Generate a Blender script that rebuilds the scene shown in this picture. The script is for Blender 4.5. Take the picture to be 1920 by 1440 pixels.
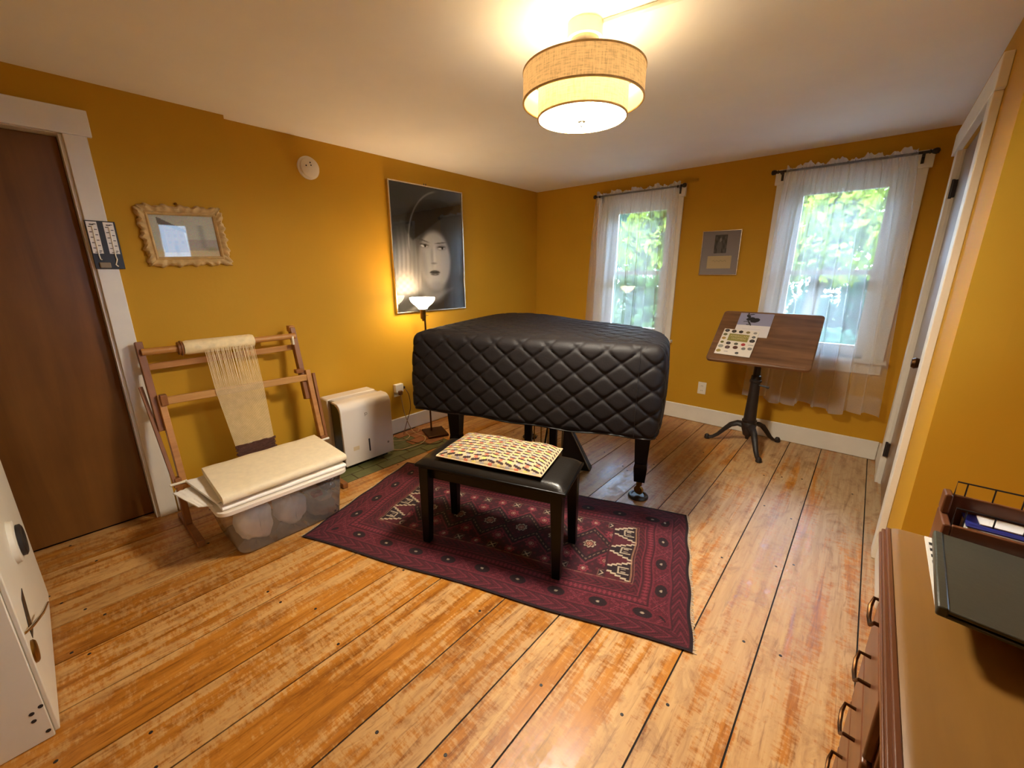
import bpy, bmesh, math, random
import numpy as np
from mathutils import Vector, Matrix
random.seed(7); rng = np.random.default_rng(7)
for o in list(bpy.data.objects): bpy.data.objects.remove(o)
S = bpy.context.scene; COL = S.collection
# ------------------------------------------------------------------ camera
FPX, YAW, PITCH, ROLL, CAMH = 767.5, -.7117, -.2637, -.0032, 1.38
cy, sy, cp, sp = math.cos(YAW), math.sin(YAW), math.cos(PITCH), math.sin(PITCH)
fw = Vector((sy*cp, cy*cp, sp)); rt = Vector((cy, -sy, 0)); up = rt.cross(fw)
rt2 = math.cos(ROLL)*rt+math.sin(ROLL)*up; up2 = -math.sin(ROLL)*rt+math.cos(ROLL)*up
cam = bpy.data.cameras.new('camera'); cam.sensor_fit = 'HORIZONTAL'; cam.sensor_width = 36; cam.lens = 36*FPX/1920
cam.clip_start = .02; cam.clip_end = 200
co = bpy.data.objects.new('camera', cam); COL.objects.link(co); S.camera = co
Mx = Matrix((rt2, up2, -fw)).transposed().to_4x4(); Mx.translation = (0, 0, CAMH); co.matrix_world = Mx
# ------------------------------------------------------------------ world, sun, exposure
W = bpy.data.worlds.new('sky'); S.world = W; W.use_nodes = True
wn = W.node_tree.nodes; wl = W.node_tree.links
bg = wn['Background']; bg.inputs['Color'].default_value = (.50, .72, 1, 1); bg.inputs['Strength'].default_value = 3.6
sun = bpy.data.lights.new('sun', 'SUN'); sun.energy = .9; sun.angle = .02; sun.color = (1, .93, .8)
so = bpy.data.objects.new('sun', sun); COL.objects.link(so); so.rotation_euler = (math.radians(42), 0, math.radians(-25)); so.location = (0, -5, 12)
vs = S.view_settings; vs.view_transform = 'Standard'; vs.look = 'None'; vs.gamma = 1; vs.use_curve_mapping = False; vs.exposure = 3.05
LAMP_DISC, LAMP_BULB, LAMP_SHADE, TORCH = 25.0, 8.0, .13, 5.0
# ------------------------------------------------------------------ materials
def srgb(r, g, b):
    f = lambda c: (c/255)/12.92 if c/255 <= .04045 else ((c/255+.055)/1.055)**2.4
    return (f(r), f(g), f(b), 1)
class NT:
    def __init__(s, name):
        s.m = bpy.data.materials.new(name); s.m.use_nodes = True; s.t = s.m.node_tree; s.n = s.t.nodes; s.l = s.t.links
        s.b = s.n['Principled BSDF']; s.out = s.n['Material Output']
    def new(s, t, **k):
        n = s.n.new(t)
        for a, v in k.items(): setattr(n, a, v)
        return n
    def lk(s, a, b): s.l.new(a, b)
    def coords(s, scale=(1, 1, 1), rand=False, rot=(0, 0, 0)):
        tc = s.new('ShaderNodeTexCoord'); mp = s.new('ShaderNodeMapping'); mp.inputs['Scale'].default_value = scale; mp.inputs['Rotation'].default_value = rot
        s.lk(tc.outputs['Object'], mp.inputs['Vector'])
        if rand:
            oi = s.new('ShaderNodeObjectInfo'); mu = s.new('ShaderNodeMath', operation='MULTIPLY'); mu.inputs[1].default_value = 37
            s.lk(oi.outputs['Random'], mu.inputs[0]); cx = s.new('ShaderNodeCombineXYZ'); s.lk(mu.outputs[0], cx.inputs[0]); s.lk(mu.outputs[0], cx.inputs[1])
            s.lk(cx.outputs[0], mp.inputs['Location'])
        return mp.outputs[0]
    def noise(s, vec, scale, detail=4, rough=.55, dist=0):
        n = s.new('ShaderNodeTexNoise'); n.inputs['Scale'].default_value = scale; n.inputs['Detail'].default_value = detail; n.inputs['Roughness'].default_value = rough; n.inputs['Distortion'].default_value = dist
        s.lk(vec, n.inputs['Vector']); return n.outputs['Fac']
    def ramp(s, fac, stops):
        r = s.new('ShaderNodeValToRGB'); e = r.color_ramp.elements
        while len(e) < len(stops): e.new(.5)
        for q, (p, c) in zip(e, stops): q.position = p; q.color = c if len(c) == 4 else (*c, 1)
        s.lk(fac, r.inputs[0]); return r.outputs[0]
    def mix(s, fac, a, b, mode='MIX'):
        n = s.new('ShaderNodeMix', data_type='RGBA', blend_type=mode)
        for sock, v in ((n.inputs[0], fac), (n.inputs[6], a), (n.inputs[7], b)):
            if isinstance(v, (float, int)): sock.default_value = v
            elif isinstance(v, tuple): sock.default_value = v
            else: s.lk(v, sock)
        return n.outputs[2]
    def bump(s, h, strength=.2, dist=.01):
        b = s.new('ShaderNodeBump'); b.inputs['Strength'].default_value = strength; b.inputs['Distance'].default_value = dist
        s.lk(h, b.inputs['Height']); s.lk(b.outputs[0], s.b.inputs['Normal'])
    def base(s, v):
        if isinstance(v, tuple): s.b.inputs['Base Color'].default_value = v
        else: s.lk(v, s.b.inputs['Base Color'])
    def set(s, **k):
        for a, v in k.items(): s.b.inputs[a.replace('_', ' ')].default_value = v
        return s.m
def paint(name, c, rough=.6, var=.06, scale=3, bump=.08, bscale=120, **k):
    t = NT(name); v = t.coords(); n = t.noise(v, scale, 5)
    a = tuple(x*(1-var) for x in c[:3])+(1,); b = tuple(min(1, x*(1+var)) for x in c[:3])+(1,)
    t.base(t.ramp(n, [(.3, a), (.7, b)])); t.bump(t.noise(v, bscale, 2), bump, .002); return t.set(Roughness=rough, **k)
def metal(name, c, rough=.3): 
    t = NT(name); v = t.coords(); t.base(t.ramp(t.noise(v, 40, 3), [(.3, tuple(x*.85 for x in c[:3])), (.7, c)])); return t.set(Roughness=rough, Metallic=1.0)
def wood(name, c1, c2, axis='Y', rough=.45, scale=1.0, bump=.1, **k):
    t = NT(name); sc = {'X': (2, 26, 26), 'Y': (26, 2, 26), 'Z': (26, 26, 2)}[axis]
    v = t.coords(tuple(s*scale for s in sc)); n = t.noise(v, 1.0, 6, .6, .6); n2 = t.noise(t.coords((3, 3, 3)), 1, 3)
    t.base(t.mix(.35, t.ramp(n, [(.32, c1), (.68, c2)]), t.ramp(n2, [(.3, c1), (.7, c2)]))); t.bump(n, bump, .003); return t.set(Roughness=rough, **k)
def emis(name, c, strength, basec=None):
    t = NT(name); t.base(basec or c); t.b.inputs['Emission Color'].default_value = c; t.b.inputs['Emission Strength'].default_value = strength; return t.set(Roughness=.6)
def vcol(name, rough=.7, fuzz=0, coat=0, **k):
    t = NT(name); a = t.new('ShaderNodeAttribute', attribute_name='Col'); c = a.outputs['Color']
    if fuzz:
        n = t.noise(t.coords(), 260, 3); c = t.mix(1.0, c, t.ramp(n, [(.25, (1-fuzz,)*3), (.75, (1+fuzz*.6,)*3)]), 'MULTIPLY'); t.bump(n, .5, .003)
    t.base(c)
    if coat: t.b.inputs['Coat Weight'].default_value = coat; t.b.inputs['Coat Roughness'].default_value = .02
    return t.set(Roughness=rough, **k)
M = {}
M['wall'] = paint('ochre_wall_paint', srgb(198, 148, 36), .65, .05, 1.2, .25, 45, Specular_IOR_Level=.2)
M['ceiling'] = paint('ceiling_paint', srgb(244, 241, 236), .75, .03, 2, .1, 60)
M['trim'] = paint('white_trim_paint', srgb(232, 226, 212), .45, .04, 6, .12, 40)
M['cabwhite'] = paint('cabinet_white_paint', srgb(228, 222, 204), .4, .03, 5)
M['dark'] = paint('dark_void', srgb(24, 16, 12), .8)
M['door_brown'] = wood('dark_stained_door', srgb(100, 60, 20), srgb(134, 86, 34), 'Z', .35, .35, .03)
M['door_gray'] = wood('grey_brown_door', srgb(120, 92, 66), srgb(142, 112, 84), 'Z', .3, .5, .03)
def plank_mat():
    t = NT('worn_varnished_plank')
    v = t.coords((5, .55, 5), True); big = t.noise(v, 1.1, 6, .6, .8)
    v2 = t.coords((38, 2.2, 38), True); fine = t.noise(v2, 1.0, 6, .65, .4)
    v3 = t.coords((9, 30, 9), True, (0, 0, .5)); hatch = t.noise(v3, 2.2, 5, .7)
    v4 = t.coords((12, .7, 12), True); st = t.noise(v4, 1.0, 5, .65, 1.2)
    iso = t.noise(t.coords((3.2, 1.7, 3.2), True), 2.2, 8, .68, .5); worn = t.mix(.45, t.mix(.5, big, iso), hatch); m = t.mix(.42, worn, st)
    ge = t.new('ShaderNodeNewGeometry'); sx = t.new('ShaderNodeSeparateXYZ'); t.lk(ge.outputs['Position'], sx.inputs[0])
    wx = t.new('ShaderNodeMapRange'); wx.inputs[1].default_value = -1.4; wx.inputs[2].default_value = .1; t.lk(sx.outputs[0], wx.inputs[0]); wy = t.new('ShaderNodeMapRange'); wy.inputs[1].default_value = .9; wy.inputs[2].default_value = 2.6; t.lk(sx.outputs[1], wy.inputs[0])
    wm = t.new('ShaderNodeMath', operation='MULTIPLY'); t.lk(wx.outputs[0], wm.inputs[0]); t.lk(wy.outputs[0], wm.inputs[1]); back_right = wm.outputs[0]  # grows toward the back right, where boards turn paler and greyer
    tm = t.new('ShaderNodeMath', operation='MULTIPLY_ADD'); tm.inputs[1].default_value = .05; t.lk(back_right, tm.inputs[0]); t.lk(m, tm.inputs[2]); m = tm.outputs[0]
    varn = t.ramp(fine, [(.25, srgb(128, 74, 20)), (.5, srgb(184, 118, 38)), (.75, srgb(206, 142, 58))])
    bare = t.ramp(fine, [(.25, srgb(186, 136, 76)), (.55, srgb(206, 160, 98)), (.8, srgb(214, 174, 116))])
    msk = t.ramp(m, [(.47, (0, 0, 0)), (.525, (1, 1, 1))])
    c = t.mix(msk, varn, t.mix(back_right, bare, t.ramp(fine, [(.25, srgb(160, 128, 88)), (.55, srgb(188, 158, 118)), (.8, srgb(200, 176, 138))])))
    dk = t.ramp(t.noise(t.coords((16, 1.0, 16), True), 1.3, 5, .7, 1.5), [(.30, (.42, .3, .2)), (.42, (1, 1, 1))]); c = t.mix(.8, c, dk, 'MULTIPLY')
    sm = t.ramp(t.noise(t.coords((7, 3.5, 7), True), 2.0, 7, .7, .8), [(.34, (.62, .52, .42)), (.5, (1, 1, 1))]); c = t.mix(.75, c, sm, 'MULTIPLY'); sc_ = t.ramp(t.noise(t.coords((60, 9, 60), True, (0, 0, .9)), 1.0, 2, .5), [(.27, (.6, .5, .42)), (.31, (1, 1, 1))]); c = t.mix(.6, c, sc_, 'MULTIPLY')
    oi = t.new('ShaderNodeObjectInfo'); c = t.mix(1.0, c, t.ramp(oi.outputs['Random'], [(0, (.86, .82, .78)), (1, (1.08, 1.06, 1.04))]), 'MULTIPLY')
    t.base(c); t.bump(t.mix(.5, fine, hatch), .14, .004)
    rr = t.ramp(msk, [(0, (.3,)*3), (1, (.5,)*3)]); t.lk(rr, t.b.inputs['Roughness']); t.b.inputs['Specular IOR Level'].default_value = .45; return t.m
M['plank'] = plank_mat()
M['brick_green'] = paint('green_painted_brick', srgb(96, 96, 52), .55, .25, 14, .5, 60)
M['brick_red'] = paint('bare_terracotta_brick', srgb(150, 92, 48), .6, .2, 14, .5, 60)
M['mortar'] = paint('mortar', srgb(70, 48, 26), .9)
M['cover'] = paint('black_quilted_nylon', srgb(23, 18, 17), .6, .12, 20, .3, 90, Specular_IOR_Level=.25)
M['black'] = paint('black_lacquer', srgb(6, 5, 5), .35, .1, Specular_IOR_Level=.25)
M['blacksoft'] = paint('black_satin_paint', srgb(20, 15, 14), .5, .1)
M['leather'] = paint('black_bench_leather', srgb(26, 22, 18), .32, .1, 10, .3, 140)
M['iron'] = paint('cast_iron', srgb(36, 28, 25), .5, .2, 12, .4, 70)
M['rod'] = paint('dark_curtain_rod', srgb(28, 18, 14), .45, .1)
M['brass'] = metal('aged_brass', srgb(150, 112, 50), .35); M['nickel'] = metal('brushed_nickel', srgb(205, 190, 165), .32); M['chrome'] = metal('chrome', srgb(215, 210, 200), .12)
M['bronze'] = metal('dark_bronze', srgb(92, 62, 36), .4)
M['loom'] = wood('loom_hardwood', srgb(164, 106, 46), srgb(204, 146, 76), 'Y', .45); M['loom_dark'] = wood('loom_dark_wood', srgb(120, 70, 30), srgb(156, 100, 48), 'Z', .45)
M['loom_light'] = wood('loom_light_wood', srgb(176, 124, 62), srgb(205, 156, 92), 'Y', .5)
M['yarn'] = paint('cream_warp_yarn', srgb(240, 216, 164), .8, .10, 30, .3, 200); M['weft'] = paint('brown_weft', srgb(86, 52, 38), .9, .25, 60, .8, 160)
M['oak'] = wood('dark_oak_top', srgb(78, 50, 32), srgb(142, 102, 68), 'X', .4, .8, .15)
M['desk'] = wood('walnut_desk', srgb(128, 88, 34), srgb(152, 110, 48), 'Y', .4, .5, .04); M['deskfront'] = wood('mahogany_desk_front', srgb(92, 52, 30), srgb(128, 78, 48), 'Y', .33, .6, .05)
M['plastic'] = paint('cream_white_plastic', srgb(226, 214, 196), .4, .02); M['plate'] = paint('ivory_outlet', srgb(236, 228, 208), .4, .02)
M['slot'] = paint('black_plastic', srgb(28, 22, 20), .4); M['grille'] = paint('grey_grille', srgb(138, 122, 98), .5)
M['cordw'] = paint('pale_cord', srgb(190, 160, 115), .6); M['cordd'] = paint('brown_cord', srgb(110, 70, 36), .6)
M['fabric_cream'] = paint('cream_blanket', srgb(240, 224, 188), .9, .05, 30, .6, 220); M['fabric_white'] = paint('white_cotton', srgb(248, 243, 232), .9, .04, 20, .4, 180)
M['fabric_grey'] = paint('grey_folded_cloth', srgb(112, 100, 98), .9, .1, 20, .4, 180); M['fabric_pink'] = paint('rose_cloth', srgb(186, 112, 102), .9, .1)
M['fabric_sage'] = paint('pale_green_cloth', srgb(200, 198, 158), .9, .06, 20, .4, 180)
M['paper'] = paint('white_paper', srgb(238, 234, 226), .6, .02); M['mat'] = paint('grey_mat_board', srgb(160, 150, 148), .7, .03); M['card'] = paint('cream_card', srgb(214, 190, 146), .7, .04)
M['binder'] = paint('dark_green_binder', srgb(66, 64, 52), .4, .08, 8, .3, 60); M['blue'] = paint('blue_cover', srgb(44, 52, 130), .35, .05); M['ink'] = paint('ink', srgb(40, 34, 34), .7)
M['foil'] = paint('olive_title_block', srgb(150, 138, 62), .6); M['gold'] = metal('gilt', srgb(200, 160, 84), .35); M['silver'] = metal('silver_frame', srgb(220, 205, 180), .25)
M['carved'] = paint('carved_gilt_wood', srgb(200, 166, 108), .5, .18, 25, .5, 80)
M['print'] = vcol('printed_picture', .8, 0, 0, Specular_IOR_Level=.0); M['watercolor'] = vcol('watercolor_print', .5, 0, .5); M['booklet'] = vcol('booklet_print', .4)
M['rug'] = vcol('wool_rug', .95, .35); M['cushion'] = vcol('woven_cushion', .85, .15)
M['maroon'] = paint('maroon_cushion_underside', srgb(60, 20, 18), .9)
M['fringe'] = paint('rug_fringe', srgb(214, 196, 164), .9)
def sheer(name, lo):
    t = NT(name); t.n.remove(t.b)
    tr = t.new('ShaderNodeBsdfTransparent'); tr.inputs[0].default_value = (.97, .98, 1, 1)
    df = t.new('ShaderNodeBsdfDiffuse'); df.inputs[0].default_value = (.9, .9, .92, 1); tl = t.new('ShaderNodeBsdfTranslucent'); tl.inputs[0].default_value = (.94, .95, .98, 1)
    a = t.new('ShaderNodeMixShader'); a.inputs[0].default_value = .66; t.lk(df.outputs[0], a.inputs[1]); t.lk(tl.outputs[0], a.inputs[2])
    b = t.new('ShaderNodeMixShader'); n = t.noise(t.coords((1, 1, 1)), 500, 2); t.lk(t.ramp(n, [(.3, (lo,)*3), (.7, (lo+.08,)*3)]), b.inputs[0])
    t.lk(tr.outputs[0], b.inputs[1]); t.lk(a.outputs[0], b.inputs[2]); t.lk(b.outputs[0], t.out.inputs[0]); return t.m
M['sheer'] = sheer('sheer_voile', .27); M['ruffle'] = sheer('gathered_voile', .72)
def glassy(name, f, tint=(1, 1, 1, 1), diff=None, dfac=0, rough=.02):
    t = NT(name); t.n.remove(t.b); tr = t.new('ShaderNodeBsdfTransparent'); tr.inputs[0].default_value = tint
    gl = t.new('ShaderNodeBsdfGlossy'); gl.inputs['Roughness'].default_value = rough
    fr = t.new('ShaderNodeFresnel'); fr.inputs[0].default_value = 1.45; mu = t.new('ShaderNodeMath', operation='MULTIPLY'); mu.inputs[1].default_value = f; t.lk(fr.outputs[0], mu.inputs[0])
    a = t.new('ShaderNodeMixShader'); t.lk(mu.outputs[0], a.inputs[0]); base = tr.outputs[0]
    if dfac:
        df = t.new('ShaderNodeBsdfDiffuse'); df.inputs[0].default_value = diff; m = t.new('ShaderNodeMixShader')
        n = t.noise(t.coords(), 9, 3); t.lk(t.ramp(n, [(.3, (dfac*.8,)*3), (.7, (dfac*1.2,)*3)]), m.inputs[0]); t.lk(base, m.inputs[1]); t.lk(df.outputs[0], m.inputs[2]); base = m.outputs[0]
    t.lk(base, a.inputs[1]); t.lk(gl.outputs[0], a.inputs[2]); t.lk(a.outputs[0], t.out.inputs[0]); return t.m
M['pane'] = glassy('window_pane', 1.0); M['tote'] = glassy('clear_storage_plastic', 1.0, (.97, .96, .93, 1), (.95, .92, .86, 1), .14, .12)
def shade_mat(name, c, e, k):
    t = NT(name); v = t.coords((1, 1, .25)); n1 = t.noise(t.coords((30, 30, 260)), 1, 3); n2 = t.noise(t.coords((260, 260, 24)), 1, 3); n = t.mix(.5, n1, n2)
    col = t.ramp(n, [(.40, tuple(x*.72 for x in c[:3])), (.5, c), (.62, tuple(min(1, x*1.12) for x in c[:3]))]); t.base(col); t.lk(t.mix(1.0, col, e, 'MULTIPLY'), t.b.inputs['Emission Color']); t.b.inputs['Emission Strength'].default_value = k
    return t.set(Roughness=.9)
M['shade_out'] = shade_mat('oatmeal_linen_shade', srgb(214, 178, 128), (1, .80, .52, 1), LAMP_SHADE); M['shade_in'] = shade_mat('lit_linen_shade', srgb(236, 214, 150), (1, .84, .5, 1), LAMP_SHADE*2.2)
M['lining'] = emis('shade_lining', (1, .72, .42, 1), LAMP_SHADE*.6, srgb(240, 215, 180))
M['disc'] = emis('lit_diffuser', (1, .90, .74, 1), LAMP_DISC); M['bulb'] = emis('lit_bulb', (1, .90, .74, 1), LAMP_BULB); M['torchglass'] = emis('lit_milk_glass', (1, .77, .48, 1), TORCH)
M['print_glass'] = glassy('picture_glass', .4)
def leaf_mat(name, c1, c2):
    t = NT(name); t.n.remove(t.b); n = t.noise(t.coords((1, 1, 1)), 1.7, 4); c = t.ramp(n, [(.3, c1), (.7, c2)])
    d = t.new('ShaderNodeBsdfDiffuse'); l = t.new('ShaderNodeBsdfTranslucent'); t.lk(c, d.inputs[0]); t.lk(c, l.inputs[0]); m = t.new('ShaderNodeMixShader'); m.inputs[0].default_value = .45
    t.lk(d.outputs[0], m.inputs[1]); t.lk(l.outputs[0], m.inputs[2]); t.lk(m.outputs[0], t.out.inputs[0]); return t.m
M['leafA'] = leaf_mat('maple_leaves', srgb(64, 90, 52), srgb(112, 138, 76)); M['leafB'] = leaf_mat('shade_leaves', srgb(40, 66, 56), srgb(80, 110, 90)); M['leafC'] = leaf_mat('sunny_leaves', srgb(92, 116, 38), srgb(146, 158, 64))
M['bark'] = paint('bark', srgb(84, 70, 58), .9, .2, 8, .8, 30); M['grass'] = paint('lawn', srgb(58, 76, 36), .95, .2, 2, .6, 20); M['gravel'] = paint('pale_driveway', srgb(104, 102, 100), .9, .1, 6, .5, 40)
# ------------------------------------------------------------------ mesh helpers
LOC = {}
class B:
    def __init__(s): s.v = []; s.f = []
    def add(s, vs_, fs): o = len(s.v); s.v += [tuple(v) for v in vs_]; s.f += [tuple(i+o for i in f) for f in fs]; return s
    def box(s, a, b):
        (x0, y0, z0), (x1, y1, z1) = a, b
        return s.add([(x0, y0, z0), (x1, y0, z0), (x1, y1, z0), (x0, y1, z0), (x0, y0, z1), (x1, y0, z1), (x1, y1, z1), (x0, y1, z1)],
                     [(3, 2, 1, 0), (4, 5, 6, 7), (0, 1, 5, 4), (1, 2, 6, 5), (2, 3, 7, 6), (3, 0, 4, 7)])
    def beam(s, p, q, w, h, side=None, w2=None, h2=None):
        p, q = Vector(p), Vector(q); d = (q-p).normalized(); sd = Vector(side) if side else (Vector((0, 0, 1)).cross(d) if abs(d.z) < .95 else Vector((1, 0, 0)))
        sd = (sd-d*sd.dot(d)).normalized(); n = d.cross(sd); vv = []
        for c, ww, hh in ((p, w, h), (q, w2 or w, h2 or h)):
            for a, b in ((-1, -1), (1, -1), (1, 1), (-1, 1)): vv.append(c+sd*a*ww/2+n*b*hh/2)
        return s.add(vv, [(3, 2, 1, 0), (4, 5, 6, 7), (0, 1, 5, 4), (1, 2, 6, 5), (2, 3, 7, 6), (3, 0, 4, 7)])
    def tube(s, pts, r, n=10, caps=True, flat=1.0):
        pts = [Vector(p) for p in pts]; rs = r if isinstance(r, (list, tuple)) else [r]*len(pts); o = len(s.v); prev = None
        for i, p in enumerate(pts):
            d = (pts[min(i+1, len(pts)-1)]-pts[max(i-1, 0)]).normalized()
            if prev is None: a = d.orthogonal().normalized()
            else: a = (prev-d*prev.dot(d)).normalized()
            prev = a; b = d.cross(a)
            for k in range(n): t = 2*math.pi*k/n; s.v.append(tuple(p+(a*math.cos(t)+b*math.sin(t)*flat)*rs[i]))
        for i in range(len(pts)-1):
            for k in range(n): j = (k+1) % n; s.f.append((o+i*n+k, o+i*n+j, o+(i+1)*n+j, o+(i+1)*n+k))
        if caps: s.f.append(tuple(o+k for k in reversed(range(n)))); s.f.append(tuple(o+(len(pts)-1)*n+k for k in range(n)))
        return s
    def lathe(s, prof, c=(0, 0, 0), n=28, axis='z', wob=None):
        o = len(s.v); c = Vector(c)
        for i, (r, h) in enumerate(prof):
            for k in range(n):
                t = 2*math.pi*k/n; rr = r*(wob(t, i) if wob else 1); a, b = rr*math.cos(t), rr*math.sin(t)
                s.v.append(tuple(c+Vector({'z': (a, b, h), 'x': (h, a, b), 'y': (a, h, -b)}[axis])))
        m = len(prof)
        for i in range(m-1):
            for k in range(n): j = (k+1) % n; s.f.append((o+i*n+k, o+i*n+j, o+(i+1)*n+j, o+(i+1)*n+k))
        if prof[0][0] > 1e-5 and prof[0] != prof[-1]: s.f.append(tuple(o+k for k in reversed(range(n))))
        if prof[-1][0] > 1e-5 and prof[0] != prof[-1]: s.f.append(tuple(o+(m-1)*n+k for k in range(n)))
        return s
    def open_lathe(s, prof, c, n=28):
        k0 = len(s.f); s.lathe(prof, c, n); s.f = [f for f in s.f if len(f) == 4 or len(f) < n]; return s
    def prism(s, poly, z0, z1):
        n = len(poly); o = len(s.v); s.v += [(x, y, z0) for x, y in poly]+[(x, y, z1) for x, y in poly]
        s.f.append(tuple(o+i for i in reversed(range(n)))); s.f.append(tuple(o+n+i for i in range(n)))
        for i in range(n): j = (i+1) % n; s.f.append((o+i, o+j, o+n+j, o+n+i))
        return s
    def grid(s, P):   # P[i][j] points
        o = len(s.v); R, Cn = len(P), len(P[0])
        for r in P: s.v += [tuple(p) for p in r]
        for i in range(R-1):
            for j in range(Cn-1): s.f.append((o+i*Cn+j, o+i*Cn+j+1, o+(i+1)*Cn+j+1, o+(i+1)*Cn+j))
        return s
    def xf(s, fn): s.v = [tuple(fn(Vector(v))) for v in s.v]; return s
def obj(name, b, mat, parent=None, bevel=0, smooth=40, seg=2, mesh=None):
    off = LOC.get(parent.name, Vector((0, 0, 0))) if parent else Vector((0, 0, 0))
    if not parent:
        xs = np.array(b.v); off = Vector((xs[:, 0].mean(), xs[:, 1].mean(), xs[:, 2].min()))
    me = bpy.data.meshes.new(name); me.from_pydata([(x-off.x, y-off.y, z-off.z) for x, y, z in b.v], [], b.f); me.update()
    bm = bmesh.new(); bm.from_mesh(me); bmesh.ops.recalc_face_normals(bm, faces=bm.faces); bm.to_mesh(me); bm.free()
    me.materials.append(M[mat] if isinstance(mat, str) else mat)
    if smooth:
        me.polygons.foreach_set('use_smooth', [True]*len(me.polygons)); me.set_sharp_from_angle(angle=math.radians(smooth))
    o = bpy.data.objects.new(name, me); COL.objects.link(o)
    if parent: o.parent = parent
    else: o.location = off
    LOC[o.name] = off.copy()
    if bevel:
        m = o.modifiers.new('bevel', 'BEVEL'); m.width = bevel; m.segments = seg; m.limit_method = 'ANGLE'; m.angle_limit = math.radians(40)
    return o
def tag(o, label, cat, group=None, kind=None):
    o['label'] = label; o['category'] = cat
    if group: o['group'] = group
    if kind: o['kind'] = kind
    return o
def thing(name, label, cat, loc, group=None, kind=None):
    o = bpy.data.objects.new(name, None); COL.objects.link(o); o.location = loc; o.empty_display_size = .05; LOC[o.name] = Vector(loc); return tag(o, label, cat, group, kind)
def setcol(o, cols):
    me = o.data; a = me.color_attributes.new('Col', 'FLOAT_COLOR', 'POINT'); c = np.ones((len(me.vertices), 4), np.float32); c[:, :3] = cols; a.data.foreach_set('color', c.ravel())
def lin(c): c = np.asarray(c, float)/255; return np.where(c <= .04045, c/12.92, ((c+.055)/1.055)**2.4)
def ray(u, v): return rt2*((u-960)/FPX)+up2*(-(v-720)/FPX)+fw
def hit(u, v, ax, val): d = ray(u, v); t = (val-(0, 0, CAMH)[ax])/d[ax]; return Vector((0, 0, CAMH))+d*t
def box(name, a, b, mat, parent=None, bevel=0, **k): return obj(name, B().box(a, b), mat, parent, bevel, **k)
def ss(a, b, x): t = np.clip((x-a)/(b-a), 0, 1); return t*t*(3-2*t)
# ------------------------------------------------------------------ room shell
XL, XN, YB, XR, ZC, YA, XA, YF = -3.035, -2.968, 3.965, .243, 2.255, 2.08, 1.0, -1.5
fl = tag(box('floor', (XL-.15, YF-.1, -.08), (XA+.15, YB+.16, -.004), 'dark'), 'worn wide-plank wooden floor with orange and pale streaks', 'floor', kind='structure')
LOC[fl.name] = Vector(fl.location)
HX, HY0, HY1 = -2.505, .86, 2.12
near = [(-.103, .182), (-.318, -.103), (-.605, -.318), (-.767, -.605), (-1.0, -.767), (-1.31, -1.0), (-1.53, -1.31), (-1.78, -1.53), (-2.04, -1.78), (-2.28, -2.04), (HX, -2.28)]
far = [(-.103, .182), (-.318, -.103), (-.605, -.318), (-.767, -.605), (-1.0, -.767), (-1.16, -1.0), (-1.37, -1.16), (-1.62, -1.37), (-1.84, -1.62), (-2.06, -1.84), (-2.28, -2.06), (HX, -2.28)]
segs = [(a, b, YF, 1.84 if a < -1.0 else YB+.02) for a, b in near]+[(a, b, 1.84, YB+.02) for a, b in far if a < -1.0]
segs += [(.182, XR+.16, YF, YB+.02), (.403, .7, YF, YA+.02), (.7, XA+.02, YF, YA+.02)]
for a, b in ((-2.77, HX), (XL-.02, -2.77)): segs += [(a, b, YF, HY0), (a, b, HY1, YB+.02)]
planks = []
for a, b, y0, y1 in segs:
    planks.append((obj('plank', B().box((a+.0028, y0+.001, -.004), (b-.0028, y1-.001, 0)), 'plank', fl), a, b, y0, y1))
nail = None
for p, a, b, y0, y1 in planks:
    for k in range(int((y1-y0)/.55)):
        for s_ in (.18, .82):
            if random.random() < .45: continue
            x = a+(b-a)*(s_+random.uniform(-.07, .07)); y = y0+.3+k*.55+random.uniform(-.12, .12)
            if y > y1-.05: continue
            if nail is None:
                nail = obj('nail', B().lathe([(.006, 0), (.005, .0012), (0, .0014)], (0, 0, 0), 8), 'iron', p); nail.location = Vector((x, y, 0))-LOC[fl.name]; nm = nail
                for vtx in nail.data.vertices: vtx.co += LOC.get(p.name, Vector())
            else:
                nm = nail.copy(); COL.objects.link(nm); nm.parent = p; nm.location = Vector((x, y, 0))-LOC[fl.name]
# hearth bricks let into the floor
he = tag(box('hearth', (XL, HY0, -.004), (HX, HY1, -.0015), 'mortar'), 'flush brick hearth by the left wall, painted green and bare terracotta', 'hearth'); LOC[he.name] = Vector(he.location)
yy = HX
row = 0; x = HX
while x-.1 > XL-.03:
    y = HY0-(.1 if row % 2 else 0)
    while y < HY1-.02:
        a, b = max(y, HY0), min(y+.2, HY1)
        if b-a > .03:
            red = (a+b)/2 > 1.86+.1*(row % 2)-.0 and row > 0
            obj('brick', B().box((max(x-.1, XL)+.003, a+.003, -.0015), (x-.003, b-.003, .0015+random.uniform(-.001, .001))), 'brick_red' if red else 'brick_green', he, .002, seg=1)
        y += .2
    x -= .1; row += 1
tag(obj('ceiling', B().box((XL-.2, YF-.1, ZC), (XA+.2, YB+.2, ZC+.1)), 'ceiling'), 'smooth off-white plaster ceiling', 'ceiling', kind='structure')
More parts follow.
